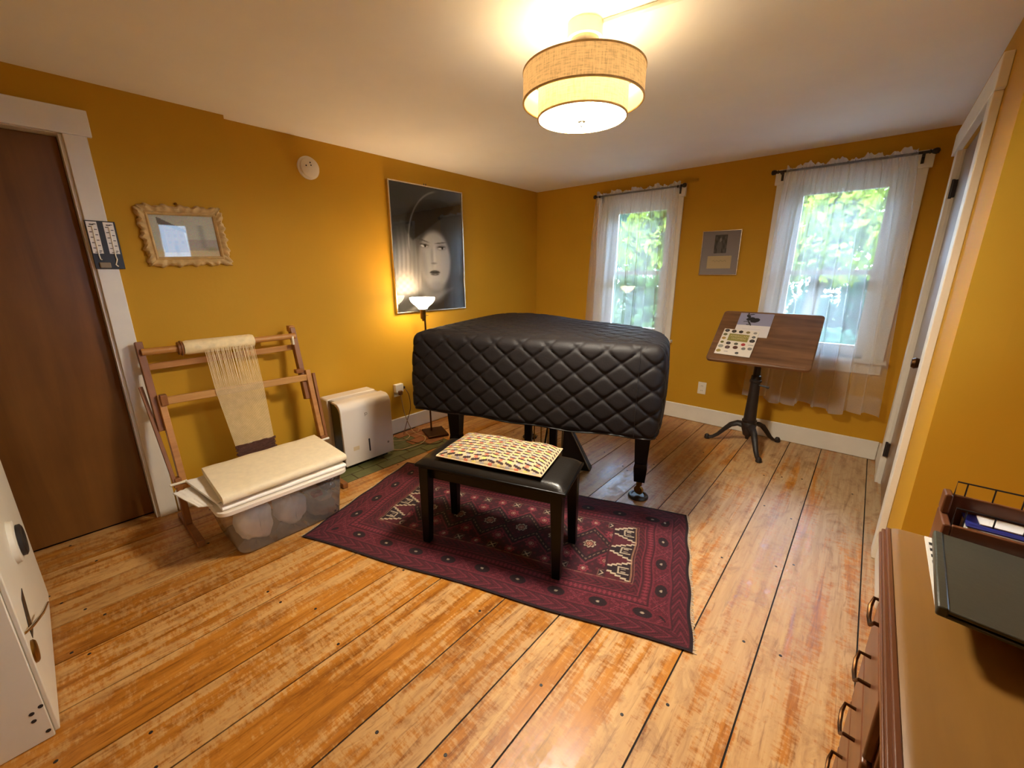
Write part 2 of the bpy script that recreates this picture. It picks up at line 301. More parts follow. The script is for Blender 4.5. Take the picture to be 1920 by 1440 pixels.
# openings
WIN = [(-2.142, -1.502), (-.60, .04)]; WZ0, WZ1 = .76, 2.03
b = B(); xs = [XL-.15, WIN[0][0], WIN[0][1], WIN[1][0], WIN[1][1], XA+.15]
for i in (0, 2, 4): b.box((xs[i], YB, -.02), (xs[i+1], YB+.16, ZC))
for x0, x1 in WIN: b.box((x0, YB, -.02), (x1, YB+.16, WZ0)); b.box((x0, YB, WZ1), (x1, YB+.16, ZC))
tag(obj('wall_back', b, 'wall', smooth=0), 'ochre painted wall holding the two curtained windows', 'wall', kind='structure')
DY0, DY1, DZ = -.62, .256, 2.012
b = B().box((XL-.15, .935, -.02), (XL, YB, ZC)); b.box((XL-.15, DY1, -.02), (XN, .935, ZC)); b.box((XL-.15, DY0, DZ), (XN, DY1, ZC)); b.box((XL-.15, YF, -.02), (XN, DY0, ZC)); b.box((XL-.15, DY0, -.02), (XL-.06, DY1, DZ))
tag(obj('wall_left', b, 'wall', smooth=0), 'long ochre painted wall with the portrait poster and brown door', 'wall', kind='structure')
RD0, RD1, RZ = 2.6, 3.52, 2.03
b = B().box((XR, YA, -.02), (XR+.12, RD0, ZC)); b.box((XR, RD1, -.02), (XR+.12, YB, ZC)); b.box((XR, RD0, RZ), (XR+.12, RD1, ZC)); b.box((XR+.08, RD0, -.02), (XR+.12, RD1, RZ))
tag(obj('wall_right', b, 'wall', smooth=0), 'narrow ochre closet wall with the tall grey-brown door', 'wall', kind='structure')
tag(obj('wall_alcove', B().box((XR+.12, YA, -.02), (XA+.15, YA+.12, ZC)), 'wall', smooth=0), 'olive-lit ochre wall facing the camera beyond the wooden desk', 'wall', kind='structure')
SW0, SW1 = 1.22, 1.6
tag(obj('wall_side', B().box((XA, YF, -.02), (XA+.15, SW0, ZC)).box((XA, SW1, -.02), (XA+.15, YA, ZC)).box((XA, SW0, -.02), (XA+.15, SW1, 1.1)).box((XA, SW0, 2.03), (XA+.15, SW1, ZC)), 'wall', smooth=0), 'ochre wall behind the wooden desk, outside the picture', 'wall', kind='structure')
tag(obj('wall_rear', B().box((XL-.15, YF-.15, -.02), (XA+.15, YF, ZC)), 'wall', smooth=0), 'ochre wall behind the photographer', 'wall', kind='structure')
# baseboards
def baseb(name, a, b_, lab): tag(box(name, a, b_, 'trim', None, .006), lab, 'baseboard', kind='structure')
baseb('baseboard_back', (XL+.016, YB-.016, .001), (XR-.016, YB, .15), 'white baseboard along the window wall')
baseb('baseboard_left', (XL, .95, .002), (XL+.016, YB, .135), 'white baseboard behind the loom and white dehumidifier')
baseb('baseboard_left_near', (XN, .345, .001), (XN+.016, .94, .135), 'short white baseboard under the small gilt-framed painting')
baseb('baseboard_right', (XR-.016, 3.63, .001), (XR, YB-.016, .15), 'short white baseboard between grey-brown door and back corner')
baseb('baseboard_right_near', (XR-.014, YA, .001), (XR, 2.49, .15), 'short white baseboard between grey-brown door and desk')
# left door
d = thing('door_1', 'dark brown flush slab door in a white casing at left', 'door', (XN, .0, 0), kind='structure')
box('leaf', (XL-.045, DY0+.02, .012), (XL-.005, DY1-.016, DZ-.004), 'door_brown', d, .002)
box('jamb', (XL-.05, DY1-.014, 0), (XN-.001, DY1, DZ), 'trim', d); box('jamb', (XL-.05, DY0, 0), (XN-.001, DY0+.016, DZ), 'trim', d); box('head_jamb', (XL-.05, DY0, DZ-.003), (XN-.001, DY1, DZ+.01), 'trim', d)
box('casing', (XN, DY1, .001), (XN+.018, DY1+.082, DZ), 'trim', d, .003); box('casing', (XN, DY0-.082, .001), (XN+.018, DY0, DZ), 'trim', d, .003)
box('header', (XN, DY0-.1, DZ), (XN+.024, DY1+.1, DZ+.112), 'trim', d, .003)
# right door
d = thing('door_2', 'tall grey-brown door with a dark knob in the closet wall', 'door', (XR, 3.06, 0), kind='structure')
box('leaf', (XR+.012, RD0+.012, .012), (XR+.05, RD1-.012, RZ-.006), 'door_gray', d, .002)
for y0, y1 in ((RD0, RD0+.01), (RD1-.01, RD1)): box('jamb', (XR-.001, y0, 0), (XR+.08, y1, RZ), 'trim', d)
box('casing', (XR-.028, RD0-.1, .001), (XR, RD0+.004, RZ), 'trim', d, .003); box('casing', (XR-.02, RD1-.004, .001), (XR, RD1+.1, RZ), 'trim', d, .003)
box('header', (XR-.03, RD0-.13, RZ), (XR, RD1+.17, RZ+.115), 'trim', d, .003)
for z in (1.83, .25): obj('hinge', B().box((XR-.006, RD1-.03, z-.045), (XR+.012, RD1-.004, z+.045)).tube([(XR-.006, RD1-.012, z-.05), (XR-.006, RD1-.012, z+.05)], .007), 'iron', d, .001)
kb = obj('knob', B().lathe([(0, -.062), (.02, -.06), (.027, -.048), (.022, -.034), (.010, -.028), (.010, -.008), (.026, -.004), (.026, 0)], (XR+.011, 2.68, .965), 20, 'x'), 'bronze', d)
# windows
for wi, (x0, x1) in enumerate(WIN):
    w = thing('window_%d' % (wi+1), ['white double-hung window behind the black covered piano', 'white double-hung window behind the tilted wooden stand'][wi], 'window', ((x0+x1)/2, YB, WZ0), kind='structure')
    for s_, xa, xb in ((0, x0-.1, x0), (1, x1, x1+.1)): box('casing', (xa, YB-.02, WZ0), (xb, YB, WZ1), 'trim', w, .003)
    box('header', (x0-.115, YB-.026, WZ1), (x1+.115, YB, WZ1+.105), 'trim', w, .003); box('stool', (x0-.12, YB-.055, WZ0-.028), (x1+.12, YB+.05, WZ0), 'trim', w, .005); box('apron', (x0-.1, YB-.018, WZ0-.11), (x1+.1, YB, WZ0-.029), 'trim', w, .003)
    for xa, xb in ((x0, x0+.02), (x1-.02, x1)): box('jamb', (xa, YB-.001, WZ0), (xb, YB+.16, WZ1), 'trim', w)
    box('head_jamb', (x0+.02, YB-.001, WZ1-.02), (x1-.02, YB+.16, WZ1), 'trim', w); box('sill', (x0, YB+.05, WZ0-.02), (x1, YB+.2, WZ0+.012), 'trim', w)
    for nm, y0, za, zb in (('upper_sash', YB+.075, 1.36, WZ1-.02), ('lower_sash', YB+.035, WZ0+.012, 1.398)):
        st, y1 = .055, y0+.034; bt = .075 if nm[0] == 'l' else .04; tp = .036 if nm[0] == 'l' else .06
        bb = B().box((x0+.02, y0, za), (x0+.02+st, y1, zb)).box((x1-.02-st, y0, za), (x1-.02, y1, zb)).box((x0+.02+st, y0, za), (x1-.02-st, y1, za+bt)).box((x0+.02+st, y0, zb-tp), (x1-.02-st, y1, zb))
        sa = obj(nm, bb, 'trim', w, .002, smooth=0); box('pane', (x0+.02+st, y0+.014, za+bt), (x1-.02-st, y0+.017, zb-tp), 'pane', sa)
    lk = obj('sash_lock', B().box(((x0+x1)/2-.03, YB+.04, 1.398), ((x0+x1)/2+.03, YB+.065, 1.412)).tube([((x0+x1)/2-.02, YB+.045, 1.415), ((x0+x1)/2+.02, YB+.03, 1.418)], .005), 'bronze', w)
w = thing('window_3', 'plain white window above the desk, mirrored in the small painting', 'window', (XA, 1.41, 1.1), kind='structure')
for ya, yb_ in ((SW0-.09, SW0), (SW1, SW1+.09)): box('casing', (XA-.02, ya, 1.1), (XA, yb_, 2.03), 'trim', w, .003)
box('header', (XA-.026, SW0-.1, 2.03), (XA, SW1+.1, 2.13), 'trim', w, .003); box('stool', (XA-.05, SW0-.1, 1.072), (XA+.05, SW1+.1, 1.1), 'trim', w, .004)
for za, zb_ in ((1.1, 1.58), (1.545, 2.03)):
    xx = XA+(.04 if za < 1.3 else .08); sa = obj('sash', B().box((xx, SW0, za), (xx+.034, SW0+.05, zb_)).box((xx, SW1-.05, za), (xx+.034, SW1, zb_)).box((xx, SW0+.05, za), (xx+.034, SW1-.05, za+.05)).box((xx, SW0+.05, zb_-.036), (xx+.034, SW1-.05, zb_)), 'trim', w, .002, smooth=0); box('pane', (xx+.014, SW0+.05, za+.05), (xx+.017, SW1-.05, zb_-.036), 'pane', sa)
# ------------------------------------------------------------------ outdoors
tag(obj('ground', B().box((-40, -30, -.8), (40, 45, -.6)), 'grass'), 'sunlit green lawn seen through the windows', 'lawn', kind='structure')
b = B().prism([(-9, 7.5), (4, 6.6), (4, 9.2), (-10, 10.5)], -.599, -.585); tag(obj('driveway', b, 'gravel'), 'pale driveway crossing the lawn outside', 'driveway', kind='structure')
def tree(name, label, base, h, rad, n, mat, trunk=True):
    n = int(n*1.8)
    t = thing(name, label, 'tree' if trunk else 'bush', base, 'greenery outside'); c = Vector(base)+Vector((0, 0, h-rad*.9 if trunk else h*.5)); bb = B()
    blobs = [(c+Vector((rng.uniform(-.75, .75)*rad, rng.uniform(-.6, .6)*rad, rng.uniform(-1.1, .6)*rad)), rad*rng.uniform(.38, .6)) for _ in range(16)]
    for i in range(n):
        cc, r = blobs[rng.integers(len(blobs))]; d = Vector(rng.normal(size=3)).normalized(); p = cc+d*r*rng.uniform(.75, 1.02)
        if p.z < base[2]+.1: continue
        a = Vector(rng.normal(size=3)).normalized()*rng.uniform(.07, .13); q = a.cross(Vector(rng.normal(size=3)).normalized()).normalized()*a.length*.55
        bb.add([p-a, p+q, p+a, p-q], [(0, 1, 2, 3)])
    fo = obj('foliage', bb, mat, t, smooth=0); fo['kind'] = 'stuff'
    if trunk:
        tb = B().tube([base, Vector(base)+Vector((.1, 0, h*.4)), c], [.16, .12, .06], 10)
        for k in range(5): tb.tube([Vector(base)+Vector((.08, 0, h*(.3+.06*k))), blobs[k][0]], [.06, .025], 6)
        obj('trunk', tb, 'bark', t)
    return t
for lab, x, y, h, rd, n, m in (('leafy green tree at the left of the left window', -6.6, 10.5, 4.6, 1.15, 2600, 'leafB'), ('yellow-green tree filling the left window', -3.9, 10.2, 4.6, 1.15, 3000, 'leafC'), ('sunny yellow-green tree in the middle of the right window', -1.0, 10.6, 4.6, 1.15, 3000, 'leafC'), ('pale green tree at the right of the right window', 1.9, 10.4, 4.6, 1.15, 2600, 'leafA'),
        ('broad dark tree far behind the left window', -9.2, 17, 7.5, 2.4, 5000, 'leafB'), ('broad green tree far out between the two windows', -2.6, 17.5, 7.5, 2.4, 5200, 'leafA'), ('broad dark tree far behind the right window', 3.0, 17, 7.5, 2.4, 5000, 'leafB')): tree('tree', lab, (x, y, -.6), h, rd, n, m)
for lab, x, m in (('hedge bush at the far left of the driveway outside', -8.6, 'leafB'), ('hedge bush behind the left window driveway', -5.9, 'leafA'), ('yellowish hedge bush between the windows outside', -3.2, 'leafC'), ('hedge bush in the middle of the right window', -.5, 'leafB'), ('hedge bush at the right end of the driveway', 2.2, 'leafA')): tree('bush', lab, (x, 13.2, -.6), 2.2, 1.0, 2200, m, False)
tree('bush', 'low green bush under the left window view', (-4.6, 8.0, -.6), 1.2, .6, 1300, 'leafA', False); tree('bush', 'low green bush under the right window view', (-.4, 8.2, -.6), 1.0, .6, 1300, 'leafB', False)
# ------------------------------------------------------------------ curtains
YCU = 3.878
def curtain(label, rodlabel, xr0, xr1, zr, xt, xb, zb_, brk, seed):
    r = thing('curtain_rod', rodlabel, 'curtain rod', ((xr0+xr1)/2, YB, zr), 'dark curtain rods')
    obj('pole', B().tube([(xr0+.02, YCU, zr), (xr1-.02, YCU, zr)], .0085, 12), 'rod', r)
    for x, s_ in ((xr0, -1), (xr1, 1)): obj('finial', B().lathe([(.010, -.03), (.013, -.024), (.009, -.018), (.016, -.008), (.019, .004), (.015, .016), (0, .022)] if s_ > 0 else [(0, -.022), (.015, -.016), (.019, -.004), (.016, .008), (.009, .018), (.013, .024), (.010, .03)], (x, YCU, zr), 16, 'x'), 'rod', r)
    for x in brk: obj('bracket', B().box((x-.008, YB-.03, zr-.055), (x+.008, YB-.024, zr+.01)).box((x-.006, YCU-.006, zr-.016), (x+.006, YB-.025, zr-.008)).box((x-.006, YCU-.014, zr-.016), (x+.006, YCU-.008, zr+.004)), 'rod', r)
    c = thing('curtain', label, 'curtain', ((xt[0]+xt[1])/2, YCU, zb_), 'sheer curtains'); g = np.random.default_rng(seed)
    ph = g.uniform(0, 6.28, 6); fr = [6.3, 9.7, 14.2]; N, R = 300, 50
    def pt(s, t, off=0):  # t 0 top .. 1 bottom
        tt = t**.7; x = (1-tt)*(xt[0]+(xt[1]-xt[0])*s)+tt*(xb[0]+(xb[1]-xb[0])*s)
        x += .019*min(1, .25+t*1.6)*math.sin(2*math.pi*8.3*(s+.01*math.sin(4*t+ph[4]))+ph[3]+.5*math.sin(9*s))+.008*math.sin(2*math.pi*17*s+ph[2])*min(1, .3+t); amp = .004+.02*min(1, t*2.2)
        sw = s+.012*math.sin(3*t+ph[4]); y = YCU-.012-off+amp*(.6*math.sin(2*math.pi*fr[0]*sw+ph[0])+.35*math.sin(2*math.pi*fr[1]*sw+ph[1]))+.003*math.sin(2*math.pi*31*s+ph[2])*(1-t)
        zbot = zb_+.018*math.sin(2*math.pi*2.6*s+ph[5])+.012*math.sin(2*math.pi*fr[0]*s+ph[0]+1)
        return (x, y-.012*t, zr-.012+(zbot-zr+.012)*t)
    obj('panel', B().grid([[pt(j/N, i/R) for j in range(N+1)] for i in range(R+1)]), 'sheer', c, smooth=180)
    hf = 1-.135/(zr-zb_); obj('hem', B().grid([[pt(j/N, hf+(1-hf)*i/6, .0025) for j in range(N+1)] for i in range(7)]), 'sheer', c, smooth=180)
    def rf(s, t):
        h = .022+.012*math.sin(2*math.pi*4.1*s+ph[1])+.008*math.sin(2*math.pi*11*s+ph[0])+.004*math.sin(2*math.pi*27*s)
        return (xt[0]+(xt[1]-xt[0])*s+.004*math.sin(60*s+2*t), YCU-.013+.012*t*math.sin(2*math.pi*19*s+ph[2]+t)+.003*math.sin(2*math.pi*40*s), zr+.004+h*t)
    for k, off in enumerate((0, .022)):
        obj('ruffle', B().grid([[Vector(rf(j/260, i/6))+Vector((0, off, 0)) for j in range(261)] for i in range(7)]), 'ruffle', c, smooth=180)
    def pk(s, t): a = math.pi*(t*1.0)-.5*math.pi; return (xt[0]+(xt[1]-xt[0])*s, YCU-.0115*math.cos(a)-.001*math.sin(2*math.pi*60*s), zr+.0125*math.sin(a)+.001*math.sin(2*math.pi*47*s))
    obj('rod_pocket', B().grid([[pk(j/300, i/8) for j in range(301)] for i in range(9)]), 'sheer', c, smooth=180)
curtain('sheer white curtain on the left window behind the piano', 'dark curtain rod with ball finials over the left window', -2.243, -1.383, 2.108, (-2.222, -1.412), (-2.30, -1.40), .36, (-1.432, -2.19), 3)
curtain('sheer white curtain on the right window behind the stand', 'dark curtain rod with ball finials over the right window', -.716, .15, 2.11, (-.638, .072), (-.70, .172), .36, (-.668, .1), 11)
# ------------------------------------------------------------------ ceiling lamp
lx, ly = -.956, 1.523
L = thing('ceiling_lamp', 'lit two-tier linen drum ceiling lamp with frosted diffuser', 'ceiling lamp', (lx, ly, ZC))
obj('mounting_ring', B().lathe([(.064, -.001), (.064, -.048), (.058, -.05)], (lx, ly, ZC), 36), 'plate', L); obj('canopy', B().lathe([(.052, -.05), (.052, -.085), (.05, -.088), (.02, -.09), (.02, -.11), (0, -.11)], (lx, ly, ZC), 36), 'nickel', L)
obj('stem', B().tube([(lx, ly, ZC-.11), (lx, ly, 1.945)], .006, 10), 'nickel', L)
RO, RI = .225, .168
def drum(name, R, z0, z1, mat, th=.003): return obj(name, B().lathe([(R, z0), (R, z1), (R-th, z1), (R-th, z0), (R, z0)], (lx, ly, 0), 64), mat, L)
so_ = drum('outer_shade', RO, 2.005, 2.102, 'shade_out'); drum('outer_lining', RO-.0035, 2.006, 2.101, 'lining', .001)
drum('inner_shade', RI, 1.952, 2.06, 'shade_in')
for R, z in ((RO, 2.005), (RO, 2.102), (RI, 1.952)): obj('trim_ring', B().lathe([(R+.002, z-.003), (R+.002, z+.003), (R-.004, z+.003), (R-.004, z-.003), (R+.002, z-.003)], (lx, ly, 0), 64), 'carved', L)
obj('diffuser', B().lathe([(0, 1.944), (.06, 1.945), (RI-.012, 1.951), (RI-.004, 1.955), (RI-.004, 1.959), (0, 1.959)], (lx, ly, 0), 48), 'disc', L)
obj('uplight_blocker', B().lathe([(0, 1.9605), (RI-.006, 1.9605), (RI-.006, 1.963), (0, 1.963)], (lx, ly, 0), 40), 'plate', L)  # added opaque disc, blocks the diffuser's upward glow
obj('finial', B().lathe([(0, 1.922), (.007, 1.925), (.008, 1.931), (.005, 1.934), (.016, 1.940), (.017, 1.944), (0, 1.945)], (lx, ly, 0), 20), 'nickel', L)
for k in range(3):
    a = k*2.094+.4; obj('spoke', B().tube([(lx, ly, 2.07), (lx+(RO-.004)*math.cos(a), ly+(RO-.004)*math.sin(a), 2.07)], .003, 8), 'nickel', L)
for k in range(2):
    a = k*math.pi+.9; obj('bulb', B().lathe([(0, -.03), (.018, -.024), (.028, 0), (.022, .02), (.012, .04), (0, .045)], (lx+.06*math.cos(a), ly+.06*math.sin(a), 2.06), 14), 'bulb', L)
p0, p1 = hit(1137, 36, 2, ZC), hit(1262, -6, 2, ZC); dv = (p1-p0).normalized()
rc = obj('cord_raceway', B().beam(Vector((lx, ly, ZC-.008))+(Vector((p0.x-lx, p0.y-ly, 0))).normalized()*.066, p1+dv*.5-Vector((0, 0, .008)), .02, .0155), 'plate', None, .004); tag(rc, 'thin cream cord raceway running from the drum lamp across the ceiling', 'cable cover')
# ------------------------------------------------------------------ things on the left wall
def bars(y0, y1, z0, z1, x0, x1, w): return [B().box((x0, y0, z0), (x1, y1, z0+w)), B().box((x0, y0, z1-w), (x1, y1, z1)), B().box((x0, y0, z0+w), (x1, y0+w, z1-w)), B().box((x0, y1-w, z0+w), (x1, y1, z1-w))]
P = thing('portrait_poster', 'large framed black-and-white portrait of a woman in a dark hat', 'poster', (XL, 2.40, 1.055))
py0, py1, pz0, pz1 = 2.008, 2.792, 1.053, 2.097
for q in bars(py0, py1, pz0, pz1, XL+.002, XL+.032, .011): obj('frame_bar', q, 'silver', P, .002)
NY, NZ = 120, 160
Yg, Zg = np.meshgrid(np.linspace(0, 1, NY+1), np.linspace(0, 1, NZ+1))
o = obj('print', B().grid([[(XL+.02, py0+.01+(py1-py0-.02)*j/NY, pz0+.01+(pz1-pz0-.02)*i/NZ) for j in range(NY+1)] for i in range(NZ+1)]), 'print', P, smooth=0)
u, v = Yg*.76, Zg*1.02   # metres, u right, v up
def el(cx, cy_, rx, ry, rot=0, soft=.15):
    a, c_ = u-cx, v-cy_; cr, sr = math.cos(rot), math.sin(rot); a, c_ = a*cr+c_*sr, -a*sr+c_*cr; r = np.sqrt((a/rx)**2+(c_/ry)**2); return 1-ss(1-soft, 1+soft, r)
g = np.full(u.shape, .24); put = lambda m, val: g*(1-m)+val*m
g = put(el(.14, .30, .17, .30, .1, .5), .56+.05*np.sin(u*150+1.2*np.sin(v*9))*ss(.1, .3, v)); g = put(el(.09, .20, .1, .12, 0, .6), .66+.05*np.sin(u*90)*np.sin(v*110)); g = put(el(.20, .42, .03, .16, .1, .7)*.7, .45); g = put(el(.34, .03, .5, .12, 0, .4), .20)
g = put(el(.66, .40, .13, .36, 0, .5)*.8, .30)
g = put(el(.40, .17, .13, .10, 0, .4), .50); g = put(el(.43, .43, .175, .245, .03, .13), .66); g = put(el(.48, .42, .09, .18, 0, .7)*.7, .74); g = put(el(.29, .40, .04, .2, .12, .8)*.5, .46); g = put(el(.43, .215, .08, .03, 0, .8)*.35, .5)
hat = ss(0, .02, v-(.615+.62*(u-.26)))*(1-ss(.93, 1.03, np.hypot((u-.47)/.34, (v-.72)/.22))); g = put(hat, .16)
arc = np.exp(-((np.hypot((u-.52)/.36, (v-.58)/.42)-1)/.02)**2)*ss(.50, .42, u)*ss(.46, .6, v); g = g+.25*arc
for cx, cy_, tl in ((.315, .548, -.25), (.505, .535, .12)):
    g = put(el(cx-.005, cy_+.045, .058, .005, tl, .6)*.85, .25); g = put(el(cx, cy_+.006, .05, .022, tl*.4, .7)*.5, .34); g = put(el(cx, cy_, .034, .010, tl*.4, .3), .80); g = put(el(cx+.012, cy_+.001, .012, .011, 0, .3), .12); g = put(el(cx, cy_+.011, .042, .005, tl*.4, .5), .12)
g = put(el(.425, .46, .011, .08, .0, .8)*.5, .82); g = put(el(.395, .46, .014, .07, .0, .8)*.35, .45); g = put(el(.415, .405, .03, .008, 0, .6)*.55, .38)
g = put(el(.395, .332, .032, .011, .2, .35), .30); g = put(el(.445, .332, .032, .011, -.2, .35), .30); g = put(el(.42, .312, .045, .012, 0, .35), .36); g = put(el(.42, .323, .055, .003, 0, .5), .16); g = put(el(.425, .31, .02, .004, 0, .6)*.6, .62)
g = put(el(.36, .09, .22, .025, .35, .6)*.6, .60)
g = np.clip(g+rng.normal(size=g.shape)*.006, 0, 1); gl = lin(g*255).reshape(-1, 1); setcol(o, gl*np.array([[1.0, .97, .93]]))
box('glass', (XL+.023, py0+.01, pz0+.01), (XL+.025, py1-.01, pz1-.01), 'print_glass', P)
obj('hanger', B().tube([(XL+.004, 2.376, pz1), (XL+.004, 2.38, pz1+.018), (XL+.004, 2.385, pz1)], .003, 6).tube([(XL+.004, 2.396, pz1), (XL+.004, 2.40, pz1+.02), (XL+.004, 2.404, pz1)], .003, 6), 'iron', P)
# small painting in a carved frame
A = thing('framed_painting', 'small watercolour of an old stone building in a carved gilt frame', 'painting', (XN, .648, 1.42)); rot = Matrix.Rotation(math.radians(2.4), 3, 'X'); cc = Vector((XN, .648, 1.584))
def prot(v_): return cc+rot @ (v_-cc)
ay0, ay1, az0, az1 = .455, .841, 1.428, 1.742; fwid = .05
def carve(side):
    n = 70; rows = []
    for i in range(n+1):
        t = i/n; row = []
        for k, (dd, hh) in enumerate(((0, .004), (.002, .02), (.012, .03), (.024, .026), (.034, .018), (.040, .024), (.047, .02), (.05, .006))):
            wv = (.005*math.sin(t*31+side)+.003*math.sin(t*67+side*2)) if k < 4 else 0; hh2 = hh+(.004*math.sin(t*53+side+k) if 0 < k < 4 else 0)
            dd2 = dd+(wv if k < 3 else wv*.4); ed = dd2
            if side in (0, 1): yy_ = (ay0+ed)+(ay1-ay0-2*ed)*t; zz = az0+ed if side == 0 else az1-ed
            else: zz = (az0+ed)+(az1-az0-2*ed)*t; yy_ = ay0+ed if side == 2 else ay1-ed
            row.append((XN+.002+hh2, yy_, zz))
        rows.append(row)
    return B().grid(rows).xf(prot)
for s_ in range(4): obj('frame_side', carve(s_), 'carved', A, smooth=60)
obj('backing', B().box((XN+.001, ay0+.01, az0+.01), (XN+.008, ay1-.01, az1-.01)).xf(prot), 'carved', A)
n1, n2 = 90, 70; o = obj('picture', B().grid([[prot(Vector((XN+.0095, ay0+fwid+(ay1-ay0-2*fwid)*j/n1, az0+fwid+(az1-az0-2*fwid)*i/n2))) for j in range(n1+1)] for i in range(n2+1)]), 'watercolor', A, smooth=0)
u, v = np.meshgrid(np.linspace(0, 1, n1+1), np.linspace(0, 1, n2+1)); c = np.zeros(u.shape+(3,)); c[:] = (178, 178, 160)
def cput(m, col): global c; c = c*(1-m[..., None])+np.array(col)*m[..., None]
cput(ss(.25, .1, v), (196, 176, 128)); cput((u < .48)*(u > .12)*(v > .1)*(v < .8-.55*(u-.12))*1.0, (148, 118, 84)); cput((u < .52)*(u > .1)*(v > .8-.55*(u-.12))*(v < .95-.75*(u-.12))*1.0, (92, 82, 68))
cput((u > .12)*(u < .17)*(v > .1)*(v < .78)*.6, (80, 64, 46)); cput(((np.sin(u*62) > .3)*(np.sin(v*40) > .1)*(u < .46)*(u > .18)*(v > .3)*(v < .66))*.5, (104, 78, 54)); cput(np.exp(-(((u-.31)/.03)**2+((v-.22)/.12)**2)), (88, 64, 44))
cput((u > .5)*(v < .42)*(v > .15)*.5, (140, 122, 112)); cput(np.exp(-((u-.76)/.05)**2)*(v < .78)*(v > .2)*.5, (110, 112, 104)); cput(np.exp(-(((u-.88)/.1)**2+((v-.18)/.05)**2))*.7, (118, 122, 74))
c += rng.normal(size=c.shape)*7; setcol(o, lin(np.clip(c, 0, 255)).reshape(-1, 3))
obj('nail', B().lathe([(.006, 0), (.007, .012), (.004, .016), (0, .017)], (XN, .63, 1.752), 10, 'x'), 'brass', A)
# thermometer board on the door casing
T = thing('thermometer_board', 'black thermometer board with two white scales on the door casing', 'thermometer', (XN+.018, .307, 1.408)); tx = XN+.0185
box('board', (tx, .252, 1.408), (tx+.010, .362, 1.636), 'slot', T, .002)
for y0 in (.2565, .3165):
    s_ = box('scale', (tx+.0101, y0, 1.482), (tx+.012, y0+.038, 1.631), 'paper', T); bb = B()
    for k in range(11):
        z = 1.493+k*.0125; yb = y0+(.005 if k % 2 else .024); bb.box((tx+.0121, yb, z), (tx+.0125, yb+.010, z+.0035))
    bb.box((tx+.0121, y0+.01, 1.615), (tx+.0125, y0+.026, 1.62)).box((tx+.0121, y0+.008, 1.486), (tx+.0125, y0+.03, 1.489)); obj('markings', bb, 'ink', s_)
    tb = obj('tube', B().tube([(tx+.014, y0+.019, 1.61), (tx+.014, y0+.019, 1.47), (tx+.014, y0+.021, 1.455)]+([(tx+.014, y0+.016, 1.44), (tx+.014, y0+.012, 1.43), (tx+.014, y0+.02, 1.42)] if y0 > .3 else [(tx+.014, y0+.026, 1.452)]), .0028, 8), 'plate', T)
box('water_cup', (tx+.01, .268, 1.413), (tx+.022, .31, 1.44), 'grille', T, .004)
# smoke alarm
D = thing('smoke_alarm', 'round white smoke alarm high on the left wall', 'smoke alarm', (XL, 1.414, 2.072))
obj('base', B().lathe([(.072, 0), (.072, .010), (.066, .013), (0, .013)], (XL, 1.414, 2.072), 40, 'x'), 'plastic', D)
obj('cover', B().lathe([(.058, .013), (.058, .02), (.061, .022), (.061, .034), (.055, .039), (0, .041)], (XL, 1.414, 2.072), 40, 'x'), 'plastic', D)
for dy, dz in ((.0, .028), (.004, .012), (-.028, .006)): obj('vent', B().lathe([(.005, .0395), (.004, .0425), (0, .0425)], (XL, 1.414+dy, 2.072+dz), 10, 'x'), 'ink', D)
# outlets
def outlet(name, label, c, axis):
    t = thing(name, label, 'outlet', c, 'wall outlets'); c = Vector(c)
    def q(a, d, h): return (c.x+a, c.y-d, c.z+h) if axis == 'y' else (c.x+d, c.y+a, c.z+h)
    def bx(n_, a0, a1, d0, d1, h0, h1, m, bv=0, par=None):
        p, r = q(a0, d0, h0), q(a1, d1, h1); return box(n_, tuple(min(x) for x in zip(p, r)), tuple(max(x) for x in zip(p, r)), m, par or t, bv)
    bx('cover_plate', -.036, .036, .0005, .006, -.057, .057, 'plate', .003)
    for h in (-.024, .02):
        r_ = bx('receptacle', -.017, .017, .006, .0085, h-.014, h+.014, 'plate', .004)
        for a in (-.007, .005): bx('slot', a, a+.0025, .0085, .0088, h-.003, h+.007, 'ink', 0, t)
    return t, bx
outlet('wall_outlet', 'ivory duplex outlet on the back wall left of the stand', (-1.065, YB, .337), 'y')
t, bx = outlet('wall_outlet', 'ivory outlet with plug adapter on the left wall by the dehumidifier', (XL, 1.966, .39), 'x')
bx('adapter', -.04, .04, .0085, .045, -.012, .062, 'plate', .005); bx('plug', -.02, .012, .0455, .07, -.03, .006, 'cordd', .004); bx('plug', .04, .062, .014, .04, .008, .032, 'slot', .006)
def cord(name, label, pts, mat, r=.004):
    pts = [Vector(p) for p in pts]; cu = []
    for i in range(len(pts)-1):
        p0_, p1_, p2_, p3_ = pts[max(i-1, 0)], pts[i], pts[i+1], pts[min(i+2, len(pts)-1)]
        for k in range(8):
            t_ = k/8; cu.append(.5*((2*p1_)+(p2_-p0_)*t_+(2*p0_-5*p1_+4*p2_-p3_)*t_**2+(3*p1_-p0_-3*p2_+p3_)*t_**3))
    cu.append(pts[-1]); return tag(obj(name, B().tube(cu, r, 8), mat), label, 'cord', 'power cords by the outlet')
cord('power_cord', 'pale power cord from the outlet looping to the dehumidifier', [(XL+.06, 1.962, .36), (XL+.06, 1.97, .28), (XL+.05, 2.0, .15), (XL+.11, 2.03, .008), (-2.75, 2.02, .008), (-2.66, 1.93, .008), (-2.66, 1.80, .008), (-2.70, 1.70, .008), (-2.82, 1.66, .02)], 'cordw')
